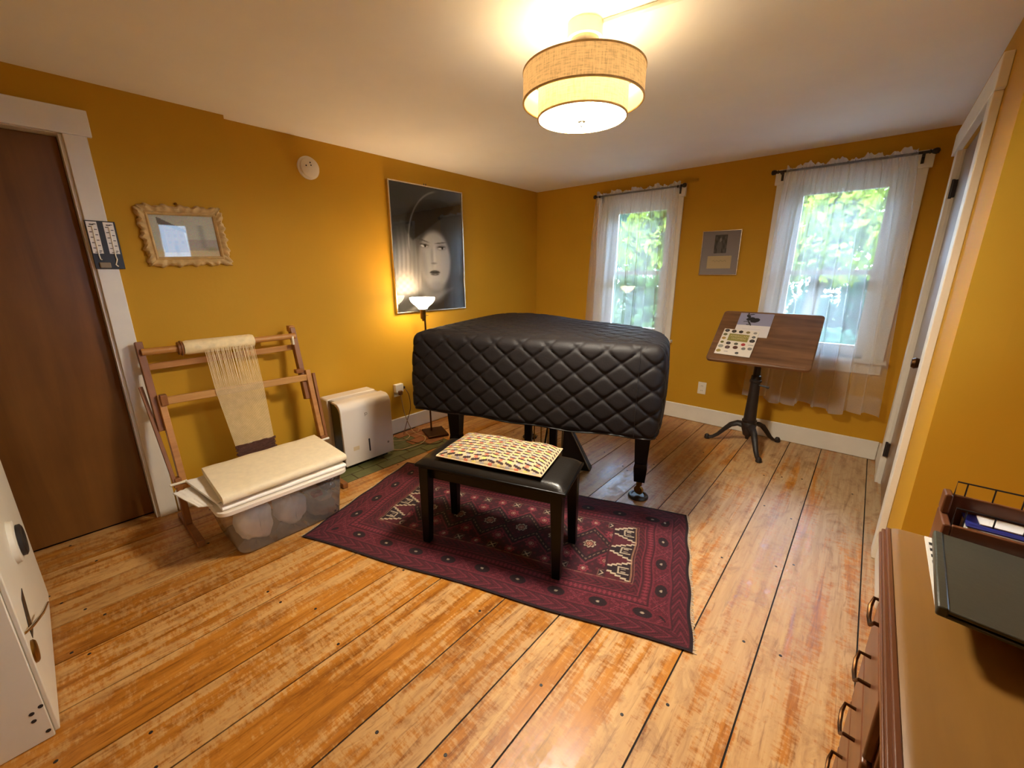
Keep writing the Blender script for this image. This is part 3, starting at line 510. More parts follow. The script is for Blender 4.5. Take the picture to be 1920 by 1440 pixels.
cord('power_cord', 'thin brown lamp cord running along the floor to the lamp base', [(XL+.03, 2.026, .40), (XL+.05, 2.05, .34), (XL+.05, 2.06, .22), (XL+.04, 2.03, .12), (XL+.08, 1.95, .006), (-2.86, 1.88, .006), (-2.70, 1.90, .006), (-2.58, 1.97, .006), (-2.56, 2.05, .006), (-2.62, 2.12, .006)], 'cordd', .0032)
cord('power_cord', 'cream cord coiled on the hearth bricks behind the lamp', [(-2.97, 1.86, .005), (-2.9, 1.80, .005), (-2.83, 1.86, .005), (-2.87, 1.95, .005), (-2.96, 1.98, .005), (-2.9, 2.06, .006), (-2.98, 2.13, .006)], 'cordw', .0035)
# torchiere lamp
tx_, ty_ = -2.80, 2.135
T = thing('floor_lamp', 'slim brass torchiere with a glowing milk-glass bowl beside the piano', 'floor lamp', (tx_, ty_, 0)); 
obj('base', B().prism([(-2.69, 2.02), (-2.62, 2.185), (-2.82, 2.27), (-2.895, 2.10)], .003, .02), 'bronze', T, .004); obj('pole', B().tube([(tx_, ty_, .02), (tx_, ty_, 1.02)], .0075, 12), 'bronze', T)
obj('socket', B().lathe([(.010, 1.0), (.011, 1.015), (.021, 1.018), (.023, 1.03), (.023, 1.085), (.027, 1.09), (.027, 1.098), (0, 1.099)], (tx_, ty_-.016, 0), 20), 'brass', T); obj('switch', B().tube([(tx_+.02, ty_-.01, 1.05), (tx_+.036, ty_+.01, 1.046)], .003, 6), 'bronze', T)
scal = lambda t_, i: 1+(.02*math.cos(16*t_) if i in (4, 5, 6, 7) else 0)
obj('glass_shade', B().lathe([(.036, 1.099), (.042, 1.112), (.062, 1.13), (.085, 1.15), (.098, 1.172), (.101, 1.192), (.097, 1.191), (.093, 1.172), (.08, 1.152), (.056, 1.132), (.036, 1.114), (.03, 1.104), (.036, 1.099)], (tx_, ty_-.016, 0), 64, 'z', scal), 'torchglass', T)
# ------------------------------------------------------------------ dehumidifier
D = thing('dehumidifier', 'white floor-standing dehumidifier with rounded front panel by the loom', 'dehumidifier', (-2.82, 1.46, .002))
dx0, dx1, dy0, dy1, dz = -2.985, -2.668, 1.262, 1.662, .50
box('body', (dx0, dy0+.004, .03), (-2.86, dy1-.004, dz), 'plastic', D, .012)
box('core', (-2.86, dy0+.02, .03), (-2.70, dy1-.02, dz-.02), 'slot', D, .01); box('top_grille', (-2.86, dy0+.012, dz-.022), (-2.78, dy1-.012, dz-.006), 'grille', D, .003)
for k in range(7): box('grille_slat', (-2.856+k*.011, dy0+.03, dz-.006), (-2.851+k*.011, dy1-.03, dz-.002), 'plastic', D)
prof = [(-2.79, dz), (-2.73, dz)]+[(-2.73+.062*math.sin(a), dz-.062+.062*math.cos(a)) for a in np.linspace(.2, 1.57, 7)]+[(dx1, .03), (dx1-.02, .03)]+[(-2.75+.062*math.sin(a), dz-.082+.062*math.cos(a)) for a in np.linspace(1.57, .2, 7)]+[(-2.75, dz-.014), (-2.79, dz-.014)]
n = len(prof); bb = B(); bb.v = [(x, dy0, z) for x, z in prof]+[(x, dy1, z) for x, z in prof]; bb.f = [tuple(range(n)), tuple(reversed(range(n, 2*n)))]+[(i, (i+1) % n, n+(i+1) % n, n+i) for i in range(n)]
fp = obj('front_panel', bb, 'plastic', D, .004)
obj('water_window', B().box((dx1, 1.452, .10), (dx1+.0015, 1.463, .19)).lathe([(.0055, 0), (.0055, .0015), (0, .0015)], (dx1, 1.4575, .10), 12, 'x').lathe([(.0055, 0), (.0055, .0015), (0, .0015)], (dx1, 1.4575, .19), 12, 'x'), 'slot', fp)
obj('logo', B().lathe([(.010, 0), (.010, .001), (.007, .001), (.007, 0), (.010, 0)], (dx1, 1.452, .392), 16, 'x').box((dx1, 1.441, .374), (dx1+.001, 1.444, .402)), 'grille', fp); box('badge', (dx1, 1.607, .110), (dx1+.001, 1.622, .125), 'grille', fp); box('sticker', (dx1, 1.33, .135), (dx1+.0006, 1.375, .165), 'card', fp)
for y in (dy0+.06, dy1-.06): box('foot', (-2.96, y-.02, .0022), (-2.70, y+.02, .03), 'slot', D, .004)
# ------------------------------------------------------------------ loom
LO = thing('floor_loom', 'wooden folding tapestry loom leaning by the left wall with cream warp', 'loom', (-2.72, .74, 0))
yl, yr = .335, 1.11
def post(y): 
    obj('post', B().beam((-2.90, y, 1.035), (-2.80, y, .56), .032, .046, (0, 1, 0)), 'loom_dark', LO, .003); obj('lower_post', B().beam((-2.815, y+.026, .755), (-2.70, y+.026, .20), .03, .046, (0, 1, 0)), 'loom', LO, .003)
post(yl); post(yr)
obj('strut', B().beam((-2.88, yl-.035, .80), (-2.69, yl-.01, .26), .018, .022, (0, 1, 0)), 'loom_dark', LO, .002); obj('strut', B().beam((-2.80, yr+.06, .73), (-2.70, yr+.05, .28), .018, .022, (0, 1, 0)), 'loom_dark', LO, .002)
for y in (yl, yr+.02):
    obj('leg', B().beam((-2.71, y+.004, .31), (-2.69, y+.004, .035), .03, .05, (0, 1, 0)), 'loom_dark', LO, .003); obj('foot', B().beam((-2.86, y+.004, .02), (-2.44, y+.004, .02), .035, .036, (0, 1, 0)), 'loom_dark', LO, .004)
    obj('bolt', B().tube([(-2.685, y-.035, .285), (-2.685, y+.04, .285)], .008, 10), 'plate', LO)
zrol, xrol = .985, -2.862
obj('warp_beam', B().tube([(xrol, yl, zrol), (xrol, yr, zrol)], .0185, 16), 'loom', LO)
obj('ratchet', B().lathe([(.036, 0), (.036, .012), (.042, .012), (.042, .018), (.034, .022)], (xrol, .488, zrol), 20, 'y'), 'loom_dark', LO)
obj('warp_roll', B().lathe([(.019, .51), (.036, .513), (.040, .53), (.040, .845), (.035, .862), (.019, .868)], (xrol, 0, zrol), 28, 'y'), 'yarn', LO)
obj('pawl', B().box((xrol-.004, yr-.028, .93), (xrol+.024, yr-.016, .985)), 'plate', LO, .002); obj('post_cap', B().box((-2.93, yr-.02, 1.01), (-2.885, yr+.016, 1.05)), 'loom', LO, .003)
obj('rear_bar', B().beam((-2.91, yl, .895), (-2.91, yr+.01, .905), .014, .036, (1, 0, 0)), 'loom', LO, .003)
obj('front_bar', B().beam((-2.795, yl+.02, .722), (-2.795, yr+.01, .710), .026, .042, (1, 0, 0)), 'loom_light', LO, .005); obj('clamp', B().box((-2.81, yl+.02, .70), (-2.77, yl+.05, .76)), 'loom_dark', LO, .003); obj('clamp', B().box((-2.83, yr-.05, .745), (-2.79, yr, .77)), 'loom_dark', LO, .003)
obj('cloth_beam', B().beam((-2.70, yl+.02, .225), (-2.72, yr+.03, .275), .03, .05, (1, 0, 0)), 'loom', LO, .005); obj('end_block', B().box((-2.70, yl+.04, .16), (-2.665, yl+.07, .24)), 'loom', LO, .003)
def wp(s, t):
    pts = [(-2.826, .600, .848, .968), (-2.776, .604, .85, .73), (-2.730, .637, .846, .385)]
    k, f = (0, t*2) if t < .5 else (1, t*2-1); a, e = pts[k], pts[k+1]; return Vector((a[0]+(e[0]-a[0])*f, (a[1]+(a[2]-a[1])*s)*(1-f)+(e[1]+(e[2]-e[1])*s)*f, a[3]+(e[3]-a[3])*f))
bb = B()
for k in range(64):
    s = k/63; j = random.uniform(-.004, .004); jx = random.uniform(-.002, .002)
    bb.tube([wp(s, 0)+Vector((jx, j, 0)), wp(s, .25)+Vector((jx, j*.6, 0)), wp(s, .5), wp(s, .75), wp(s, 1)], [.0012, .0012, .0012, .0012, .0012], 4, False)
o = obj('warp_threads', bb, 'yarn', LO); o['kind'] = 'stuff'
bb = B().grid([[wp(s/20, .5+.5*t/12)-Vector((.0035, 0, 0)) for s in range(21)] for t in range(13)]); o = obj('warp_sheet', bb, glassy('fine_warp_gauze', 0.0, (1, 1, 1, 1), srgb(196, 164, 104), .24), LO)
bb = B()
for k in range(20):
    z = .385-.0052*k; x = -2.730+.0007*k; e0, e1 = .637+random.uniform(-.006, .006), .85+random.uniform(-.006, .008); m_ = [(x+.004*math.sin(q*1.3+k), e0+(e1-e0)*q/10, z+.0015*math.sin(q*2+k*2)) for q in range(11)]; bb.tube(m_, .0042, 6)
wv = obj('woven_cloth', bb, 'weft', LO); wv['kind'] = 'stuff'
# ------------------------------------------------------------------ storage tote
def rrect(x0, x1, y0, y1, r, n=5):
    o_ = []
    for cx, cy_, a0 in ((x1-r, y1-r, 0), (x0+r, y1-r, 90), (x0+r, y0+r, 180), (x1-r, y0+r, 270)):
        for k in range(n+1): a = math.radians(a0+90*k/n); o_.append((cx+r*math.cos(a), cy_+r*math.sin(a)))
    return o_
TO = thing('storage_bin', 'clear plastic storage bin stuffed with white cloth in front of the loom', 'storage bin', (-2.38, .70, 0))
rings = [((-2.545, -2.195, .455, .965, .05), .002), ((-2.56, -2.18, .445, .98, .055), .02), ((-2.58, -2.158, .40, 1.0, .05), .262), ((-2.592, -2.146, .388, 1.012, .05), .263), ((-2.596, -2.142, .384, 1.016, .05), .285), ((-2.588, -2.15, .392, 1.008, .05), .286)]
bb = B(); nn = 24
for (x0, x1, y0, y1, r), z in rings: bb.v += [(x, y, z) for x, y in rrect(x0, x1, y0, y1, r)]
for i in range(len(rings)-1):
    for k in range(nn): j = (k+1) % nn; bb.f.append((i*nn+k, i*nn+j, (i+1)*nn+j, (i+1)*nn+k))
bb.f.append(tuple(reversed(range(nn)))); obj('bin_wall', bb, 'tote', TO)
bb = B(); lr = [((-2.602, -2.136, .378, 1.022, .05), .272), ((-2.602, -2.136, .378, 1.022, .05), .29), ((-2.596, -2.142, .384, 1.016, .05), .296)]
for (x0, x1, y0, y1, r), z in lr: bb.v += [(x, y, z) for x, y in rrect(x0, x1, y0, y1, r)]
for i in range(2):
    for k in range(nn): j = (k+1) % nn; bb.f.append((i*nn+k, i*nn+j, (i+1)*nn+j, (i+1)*nn+k))
bb.f.append(tuple(range(2*nn, 3*nn))); obj('lid', bb, 'plastic', TO)
def blob(name, label, c, r, mat, seed, cat='cloth', par=None, sq=1.0):
    g_ = np.random.default_rng(seed); ph = g_.uniform(0, 6.28, 9); bb = B(); n_, m_ = 60, 34; rows = []
    for i in range(m_+1):
        th = math.pi*i/m_; row_ = []
        for k in range(n_+1):
            a = 2*math.pi*k/n_; w_ = .96+.08*math.sin(3*a+ph[0])*math.sin(2*th+ph[1])+.03*math.sin(2.5*a+5*th+ph[2])+.025*math.sin(4*a-8*th+ph[3])+.02*math.sin(11*a+9*th+ph[4]); q = lambda v_: math.copysign(abs(v_)**sq, v_)
            row_.append((c[0]+r[0]*w_*q(math.sin(th))*q(math.cos(a)), c[1]+r[1]*w_*q(math.sin(th))*q(math.sin(a)), c[2]+r[2]*w_*q(math.cos(th))))
        rows.append(row_)
    return tag(obj(name, bb.grid(rows), mat, smooth=180), label, cat, 'cloth stuffed in the storage bin')
blob('cloth_bundle', 'crumpled white cloth at the near end of the clear bin', (-2.33, .557, .112), (.125, .086, .1), 'fabric_white', 1, sq=.8); blob('cloth_bundle', 'large crumpled white cloth in the middle of the bin', (-2.33, .737, .108), (.12, .078, .095), 'fabric_white', 2, sq=.8)
blob('cloth_bundle', 'pale bundled sheet at the bottom of the far bin end', (-2.32, .90, .05), (.13, .072, .04), 'fabric_cream', 4, sq=.6); blob('cloth_bundle', 'soft sage green cloth roll near the bin rim', (-2.30, .72, .236), (.11, .15, .014), 'fabric_sage', 5, sq=.8); blob('cloth_bundle', 'grey folded cloth at the far upper corner of the bin', (-2.32, .935, .20), (.13, .04, .045), 'fabric_grey', 6, sq=.6); blob('cloth_bundle', 'rose pink cloth scrap inside the bin', (-2.225, .86, .165), (.03, .03, .014), 'fabric_pink', 8, sq=.7); blob('cloth_bundle', 'cream crocheted cloth at the far end of the bin', (-2.33, .91, .12), (.115, .065, .022), 'fabric_cream', 9, sq=.7)
def folded(name, label, poly, z0, layers, th, mat, cat='blanket', sag=0):
    t_ = thing(name, label, cat, (sum(p[0] for p in poly)/4, sum(p[1] for p in poly)/4, z0), 'folded cloths on the storage bin'); p = [Vector((*q, 0)) for q in poly]
    for L_ in range(layers):
        ins = .004*L_+random.uniform(0, .004); rows = []; n_ = 26
        def P2(a, b_): return (p[0]*(1-a)+p[1]*a)*(1-b_)+(p[3]*(1-a)+p[2]*a)*b_
        prof_ = [(.02, 0), (.006, .15), (0, .5), (.006, .85), (.02, 1), (.1, 1.02), (.5, 1.03), (.9, 1.02), (.98, 1), (.994, .85), (1, .5), (.994, .15), (.98, 0), (.5, -.0)]
        for i in range(n_+1):
            a = i/n_; a2 = .004+a*.992; row_ = []
            for b_, h in prof_+[prof_[0]]:
                q = P2(a2, ins+b_*(1-2*ins)); row_.append((q.x, q.y, z0+th*L_+th*.97*max(0, h)+.0015*math.sin(a*21+b_*9+L_)*(h > .5)-sag*abs(a-.5)*0))
            rows.append(row_)
        bb = B().grid(rows); k = len(rows[0]); bb.f.append(tuple(range(k-1))); bb.f.append(tuple(reversed(range(n_*k, n_*k+k-1)))); obj('fold', bb, mat, t_, smooth=60)
    return t_
folded('folded_sheet', 'white folded sheet lying on the bin lid under the blanket', [(-2.575, .40), (-2.575, 1.02), (-2.15, 1.02), (-2.15, .40)], .297, 1, .02, 'fabric_white')
folded('folded_cloth', 'white cotton cloth hanging off the near end of the bin', [(-2.585, .352), (-2.585, .56), (-2.245, .56), (-2.20, .395)], .319, 1, .012, 'fabric_white')
folded('folded_cloth', 'thin white cloth corner jutting past the bin end', [(-2.53, .285), (-2.55, .37), (-2.24, .385), (-2.28, .335)], .299, 1, .006, 'fabric_white')
folded('blanket', 'thick cream knitted blanket folded on top of the bin', [(-2.60, .43), (-2.61, 1.045), (-2.155, 1.03), (-2.135, .405)], .333, 1, .038, 'fabric_cream')
# ------------------------------------------------------------------ rug
RO_, ra = Vector((-2.125, .714, 0)), math.radians(19.35); RU, RV = Vector((math.cos(ra), math.sin(ra), 0)), Vector((-math.sin(ra), math.cos(ra), 0)); RW_, RD_ = 1.95, .968
rugt = thing('persian_rug', 'dark red patterned wool rug under the piano bench', 'rug', RO_+RU*RW_/2+RV*RD_/2)
NU, NV = 520, 260
def rp(a, b_, z): return RO_+RU*a+RV*b_+Vector((0, 0, z))
P = [[rp(RW_*j/NU+.004*math.sin(i*.09), RD_*i/NV+.005*math.sin(j*.03), .0075+.0008*math.sin(j*.11)*math.sin(i*.13)) for j in range(NU+1)] for i in range(NV+1)]
o = obj('pile', B().grid(P), 'rug', rugt, smooth=180)
u, v = np.meshgrid(np.linspace(0, RW_, NU+1), np.linspace(0, RD_, NV+1)); c = np.zeros(u.shape+(3,)); c[:] = (84, 22, 30)
DK, RED, PK, CR, RU_ = (38, 13, 19), (124, 27, 42), (158, 54, 68), (232, 208, 172), (160, 66, 46)
c[:] = (100, 23, 36); ed = np.minimum(np.minimum(u, RW_-u), np.minimum(v, RD_-v)); along = np.where(np.minimum(u, RW_-u) < np.minimum(v, RD_-v), v, u)
cput((ed < .014)*1.0, DK); hb = (ed > .016)*(ed < .072); cput(hb*(np.sin((along+np.abs(ed-.044)*2.2)*210) > .1)*.7, (60, 15, 24)); cput(hb*(np.sin((along+np.abs(ed-.044)*2.2)*105) > .8)*.6, PK)
for e in (.076, .084, .160, .168, .205, .213): cput(np.exp(-((ed-e)/.0022)**2)*.8, DK if int(e*1000) in (76, 168, 205) else PK)
bd = (ed > .088)*(ed < .158); per = (along*5.4) % 1; m_ = np.abs(per-.5)*2; q = (ed-.123)/.034; star = np.hypot((per-.5)/.28, q/1.0); cput(bd*(star < .78)*.95, DK); cput(bd*(np.abs(star-.86) < .10)*.7, RED); cput(bd*(star < .16)*.8, CR)
x_ = np.minimum(per, 1-per)/.5; cput(bd*(np.abs(np.abs(q)-x_*2.2) < .20)*(x_ < .42)*.85, PK); cput(bd*(np.abs(np.abs(q)-x_*2.2) < .07)*(x_ < .42)*.7, DK); cput(bd*(np.sin(along*230)*np.sin(ed*230) > .6)*(star > 1)*.5, PK)
cput((ed > .170)*(ed < .203)*(np.abs(((along*46) % 1)-.5)+np.abs((ed-.186)/.036) < .42)*.8, PK); cput((ed > .215)*(ed < .258)*(np.sin((along+np.abs(ed-.236)*1.8)*190) > .25)*.65, DK); cput((ed > .215)*(ed < .258)*(np.sin((along+np.abs(ed-.236)*1.8)*95) > .86)*.5, RED)
fu, fv = (u-.27)/(1.705-.27), (v-.275)/(.735-.275); F = (fu > 0)*(fu < 1)*(fv > 0)*(fv < 1); fe = np.minimum(np.minimum(u-.27, 1.705-u), np.minimum(v-.275, .735-v))
cput(F*1.0, (72, 18, 28)); cput(F*(fe < .005)*.7, (176, 120, 92)); cput(F*(np.sin(u*120)*np.sin(v*120) > .55)*.6, RED)
mid = F*(u > .41)*(u < 1.565)
a_, b_ = (u-.41)/.1925, (v-.505)/.12; zig = np.abs((a_ % 1)-.5)*2; zz_ = np.abs(b_)-1+zig*.9-.05; cput(mid*(np.abs(zz_) < .17)*.9, DK); cput(mid*(np.abs(zz_) < .045)*(np.sin(u*330) > -.3)*.8, (150, 122, 92)); cput(mid*(np.abs(zz_-.28) < .05)*.6, PK)
for r_, off in ((0, 0), (1, .5), (-1, .5), (1.75, 0), (-1.75, 0)):
    dx = ((a_+off) % 1-.5)*.1925; dy = v-.505-r_*.112; R2 = np.hypot(dx, dy); th = np.arctan2(dy, dx); pet = (.026 if abs(r_) < 1.5 else .02)*(1+.16*np.cos(8*th)); big_ = r_ in (0, 1, -1)
    cput(mid*(R2 < pet*1.3)*.9, DK if r_ == 0 else RED); cput(mid*(np.abs(R2-pet) < .0035)*.9, CR if big_ and r_ == 0 else PK); cput(mid*(R2 < pet*.7)*.9, RU_ if r_ == 0 else (120, 30, 36)); cput(mid*(np.abs(R2-pet*.45) < .002)*.6, CR); cput(mid*(R2 < .005)*.9, CR)
for vb in (.306, .704):
    dx = (((u-.505)/.1925) % 1-.5)*.1925; dy = v-vb; s_ = np.maximum(abs(dx), abs(dy)); cput(mid*(s_ < .021)*.95, DK); cput(mid*(s_ < .016)*(np.abs(np.abs(dx)-np.abs(dy)) < .0035)*.9, CR); cput(mid*(np.abs(s_-.021) < .002)*.7, (170, 130, 100))
for u0, u1, sg in ((.282, .40, 1), (1.575, 1.693, -1)):
    en = (u > u0)*(u < u1)*(fv > .02)*(fv < .98); p_ = (u-u0)/(u1-u0); p_ = p_ if sg > 0 else 1-p_; tri = np.abs((((v-.275)/.1533) % 1)-.5)*2; stp = np.floor(p_*5)/5; edge = (1-stp*.85)*.86
    cput(en*1.0, (96, 24, 34)); cput(en*(tri < edge)*.95, DK); cput(en*(np.abs(tri-edge) < .075)*.95, CR); cput(en*(np.abs((p_*5) % 1-.0) < .10)*(np.abs(tri-edge-.085) < .10)*.95, CR); cput(en*(np.abs(tri-.30) < .05)*(p_ > .12)*(p_ < .55)*.9, CR); cput(en*(np.abs(p_-.55) < .035)*(tri < .33)*.9, CR); cput(en*(np.abs(tri-.13) < .04)*(p_ > .25)*(p_ < .45)*.9, CR); cput(en*(p_ < .05)*.8, (190, 140, 100))
c = c*(.9+.14*rng.random(c.shape[:2])[..., None])*.82; setcol(o, lin(np.clip(c, 0, 255)).reshape(-1, 3))
obj('backing', B().prism([tuple(rp(a, b__, 0)[:2]) for a, b__ in ((.006, .008), (RW_-.006, .008), (RW_-.006, RD_-.008), (.006, RD_-.008))], .0008, .0066), 'maroon', rugt)
bb = B()
for e, s_ in ((0, -1), (RW_, 1)):
    for k in range(150):
        b__ = .006+RD_*.988*k/149; l = random.uniform(.006, .016); bb.tube([rp(e-s_*.003, b__, .006), rp(e+s_*l*.6, b__+random.uniform(-.004, .004), .004), rp(e+s_*l, b__+random.uniform(-.005, .005), .0022)], .0016, 4)
o = obj('fringe', bb, 'fringe', rugt); o['kind'] = 'stuff'
# ------------------------------------------------------------------ piano under a quilted cover
PA, pa = Vector((-2.064, 1.432, 0)), math.radians(19.3); PU, PV = Vector((math.cos(pa), math.sin(pa), 0)), Vector((-math.sin(pa), math.cos(pa), 0)); PWD = 1.452
def pp(a, b_, z): return PA+PU*a+PV*b_+Vector((0, 0, z))
PI_ = thing('grand_piano', 'baby grand piano draped in a black diamond-quilted cover', 'piano', pp(.72, .6, 0))
poly = [(.0, .035), (.012, .012), (.035, .0), (.3, .0), (.75, 0), (1.15, 0), (1.40, .0), (1.437, .012), (PWD, .04), (PWD+.012, .3), (PWD, .52), (1.40, .68), (1.26, .82), (1.08, .95), (.9, 1.07), (.74, 1.2), (.6, 1.33), (.45, 1.41), (.28, 1.43), (.1, 1.42), (.01, 1.36), (-.02, 1.2), (-.03, .8), (-.02, .4), (-.012, .15)]
def chaikin(p_):
    o_ = []
    for i in range(len(p_)): a, b__ = np.array(p_[i]), np.array(p_[(i+1) % len(p_)]); o_ += [a*.75+b__*.25, a*.25+b__*.75]
    return o_
pl = poly
for _ in range(2): pl = chaikin(pl)
pl = np.array(pl); seg_ = np.linalg.norm(np.roll(pl, -1, 0)-pl, axis=1); cum = np.concatenate([[0], np.cumsum(seg_)]); NS = 840; ts = np.linspace(0, cum[-1], NS, endpoint=False); plc = np.vstack([pl, pl[:1]]); OX = np.interp(ts, cum, plc[:, 0]); OY = np.interp(ts, cum, plc[:, 1])
tx2, ty2 = np.roll(OX, -1)-np.roll(OX, 1), np.roll(OY, -1)-np.roll(OY, 1); ln = np.hypot(tx2, ty2); NXo, NYo = ty2/ln, -tx2/ln
ZB, ZT, RR = .565, 1.04, .05; cxp, cyp = .60, .62
def quilt(a, b_): p_ = np.abs(np.sin(math.pi*a)*np.sin(math.pi*b_)); return 1-np.exp(-p_*7.0)
QW, QH = .157, .125
rowsP = []; sarr = ts
sides = [(0, ZB+(ZT-RR-ZB)*k/76) for k in range(77)]; arcs = [(RR*(1-math.cos(a)), ZT-RR+RR*math.sin(a)) for a in np.linspace(.16, 1.57, 8)]
front = ss(.35, .02, OY)
for k, (ins, z) in enumerate(sides+arcs):
    h = z-ZB; sl = .055*front*(h/(ZT-ZB))**1.0; bul = .012*math.sin(math.pi*min(1, h/(ZT-ZB)))*1.0
    d = .011*quilt(sarr/QW+h/QH, sarr/QW-h/QH)*(1 if ins < .03 else .7)*(min(1, h/.02))-.006
    zz = z+(.006*np.sin(sarr*5.1)+.004*np.sin(sarr*17) if k < 3 else 0); off = -ins+d+bul
    rowsP.append(np.stack([OX+NXo*off, OY+NYo*off+sl, np.full(NS, 1.0)*zz], 1))
ex, ey = OX-NXo*RR, OY-NYo*RR+.055*front
for k in range(1, 71):
    t_ = 1-(k/70)**.9*.999; a, b_ = cxp+(ex-cxp)*t_, cyp+(ey-cyp)*t_; zz = ZT+.012*(1-t_**3)+  .008*quilt(a/QW+b_/QH, a/QW-b_/QH)*min(1, k/3)-.002+.004*np.sin(a*9+b_*4)
    rowsP.append(np.stack([a, b_, zz], 1))
bb = B(); NR = len(rowsP)
for r_ in rowsP: bb.v += [tuple(pp(*q)) for q in r_]
for i in range(NR-1):
    for k in range(NS): j = (k+1) % NS; bb.f.append((i*NS+k, i*NS+j, (i+1)*NS+j, (i+1)*NS+k))
cov = obj('quilted_cover', bb, 'cover', PI_, smooth=180)
i0 = int(np.argmin(np.hypot(OX-1.335, OY-0))); obj('seam', B().tube([pp(*(rowsP[k][i0]+np.array([NXo[i0]*.001, NYo[i0]*.001, 0]))) for k in range(0, 84, 2)], .0024, 6), 'blacksoft', cov)
obj('hem_binding', B().tube([pp(*rowsP[0][k]) for k in list(range(0, NS, 6))+[0]], .005, 6, False), 'blacksoft', cov)
bb = B().prism([tuple((pp(cxp+(x-cxp)*.93, cyp+(y-cyp)*.93, 0))[:2]) for x, y in zip(OX[::16], OY[::16])], .60, .98); obj('case', bb, 'black', PI_)
for a, b_, nm in ((1.366, .44, 1), (.062, .44, 1), (.40, 1.12, 1)):
    c_ = pp(a, b_, 0); R_ = Matrix.Rotation(pa, 3, 'Z'); bb = B()
    for z0, z1, w0, w1 in ((.60, .24, .112, .072), (.24, .21, .072, .080), (.21, .115, .080, .066)): bb.beam(c_+Vector((0, 0, z0)), c_+Vector((0, 0, z1)), w0, w0, PU, w1, w1)
    lg = obj('leg', bb, 'black', PI_, .003); obj('caster', B().lathe([(.018, .115), (.02, .10), (.014, .09), (.012, .075), (0, .074)], c_, 16).lathe([(.0, -.011), (.026, -.011), (.030, -.006), (.030, .006), (.026, .011), (0, .011)], c_+Vector((0, 0, .0485)), 18, 'y').box((c_.x-.012, c_.y-.016, .05), (c_.x+.012, c_.y-.012, .10)).box((c_.x-.012, c_.y+.012, .05), (c_.x+.012, c_.y+.016, .10)), 'brass', lg)
    q = tag(obj('caster_cup', B().lathe([(.062, .001), (.063, .006), (.056, .016), (.044, .018), (.038, .012), (0, .011)], c_, 36), 'slot'), {1.366: 'black round caster cup under the right front piano leg', .062: 'black caster cup under the left front piano leg', .40: 'black caster cup under the rear piano leg'}[a], 'caster cup', 'piano caster cups')
ly_ = thing
for a in (.60, .78): obj('lyre_post', B().beam(pp(a, .50, .60), pp(a, .50, .11), .05, .04, PU), 'black', PI_, .006)
lb = obj('pedal_box', B().beam(pp(.57, .50, .095), pp(.81, .50, .095), .14, .05), 'black', PI_, .005)
for a in (.64, .69, .74): obj('pedal', B().tube([pp(a, .46, .075), pp(a, .38, .07), pp(a, .34, .066)], [.009, .011, .013], 10, True, .4), 'brass', lb); obj('pedal_rod', B().tube([pp(a, .51, .11), pp(a, .51, .60)], .004, 8), 'brass', lb)
obj('lyre_brace', B().tube([pp(.69, .56, .12), pp(.69, .85, .59)], .007, 8), 'black', lb)
bag = thing('music_bag', 'black bag with grey trim standing under the piano', 'bag', pp(.80, .62, 0)); q0 = pp(.86, .66, 0)
obj('body', B().add([pp(.80, .62, .002), pp(1.02, .66, .002), pp(1.02, .74, .002), pp(.80, .72, .002), pp(.80, .65, .33), pp(.86, .67, .33), pp(.86, .70, .33), pp(.80, .70, .33)], [(3, 2, 1, 0), (4, 5, 6, 7), (0, 1, 5, 4), (1, 2, 6, 5), (2, 3, 7, 6), (3, 0, 4, 7)]), 'blacksoft', bag, .012)
obj('trim', B().tube([pp(.805, .615, .01), pp(.815, .64, .30), pp(.86, .645, .32), pp(1.015, .645, .02)], .005, 6), 'grille', bag)
# ------------------------------------------------------------------ bench and cushion
bc = Vector((-1.279, 1.383, 0)); ba = math.radians(17.8); BU, BV = Vector((math.cos(ba), math.sin(ba), 0)), Vector((-math.sin(ba), math.cos(ba), 0))
def bp(a, b_, z): return bc+BU*a+BV*b_+Vector((0, 0, z))
BE = thing('piano_bench', 'black wooden piano bench with a padded leather top', 'bench', bp(0, 0, 0)); z0 = .009
def rbox(a0, a1, b0, b1, za, zb_): return B().box((a0, b0, za), (a1, b1, zb_)).xf(lambda q: bp(q.x, q.y, q.z))
obj('apron', rbox(-.345, .345, -.13, .13, .375, .445), 'black', BE, .003); obj('top_frame', rbox(-.392, .392, -.172, .172, .445, .462), 'black', BE, .005)
rows = []; nx, ny = 40, 20
for i in range(ny+1):
    rw = []
    for j in range(nx+1):
        a, b_ = -1+2*j/nx, -1+2*i/ny; e_ = (1-abs(a)**14)*(1-abs(b_)**8); rw.append(bp(a*.383, b_*.163, .4625+.03*max(0, e_)**.5))
    rows.append(rw)
obj('seat_pad', B().grid(rows), 'leather', BE, smooth=180)
for a in (-.355, .355):
    for b_ in (-.14, .14): obj('leg', B().beam(bp(a*.975, b_*.97, .445), bp(a*1.0, b_*1.02, z0), .056, .056, BU, .040, .040), 'black', BE, .003)
cc_ = (hit(820, 845, 2, .53)+hit(1022, 888, 2, .53)+hit(1050, 832, 2, .53)+hit(875, 808, 2, .53))/4; ca = math.radians(17.0); CU_, CV_ = Vector((math.cos(ca), math.sin(ca), 0)), Vector((-math.sin(ca), math.cos(ca), 0))
CS = thing('seat_cushion', 'flat cushion with cream black and coloured squares on the bench', 'cushion', (cc_.x, cc_.y, .495)); nx, ny = 190, 110; hw, hd = .275, .163
rows = []; 
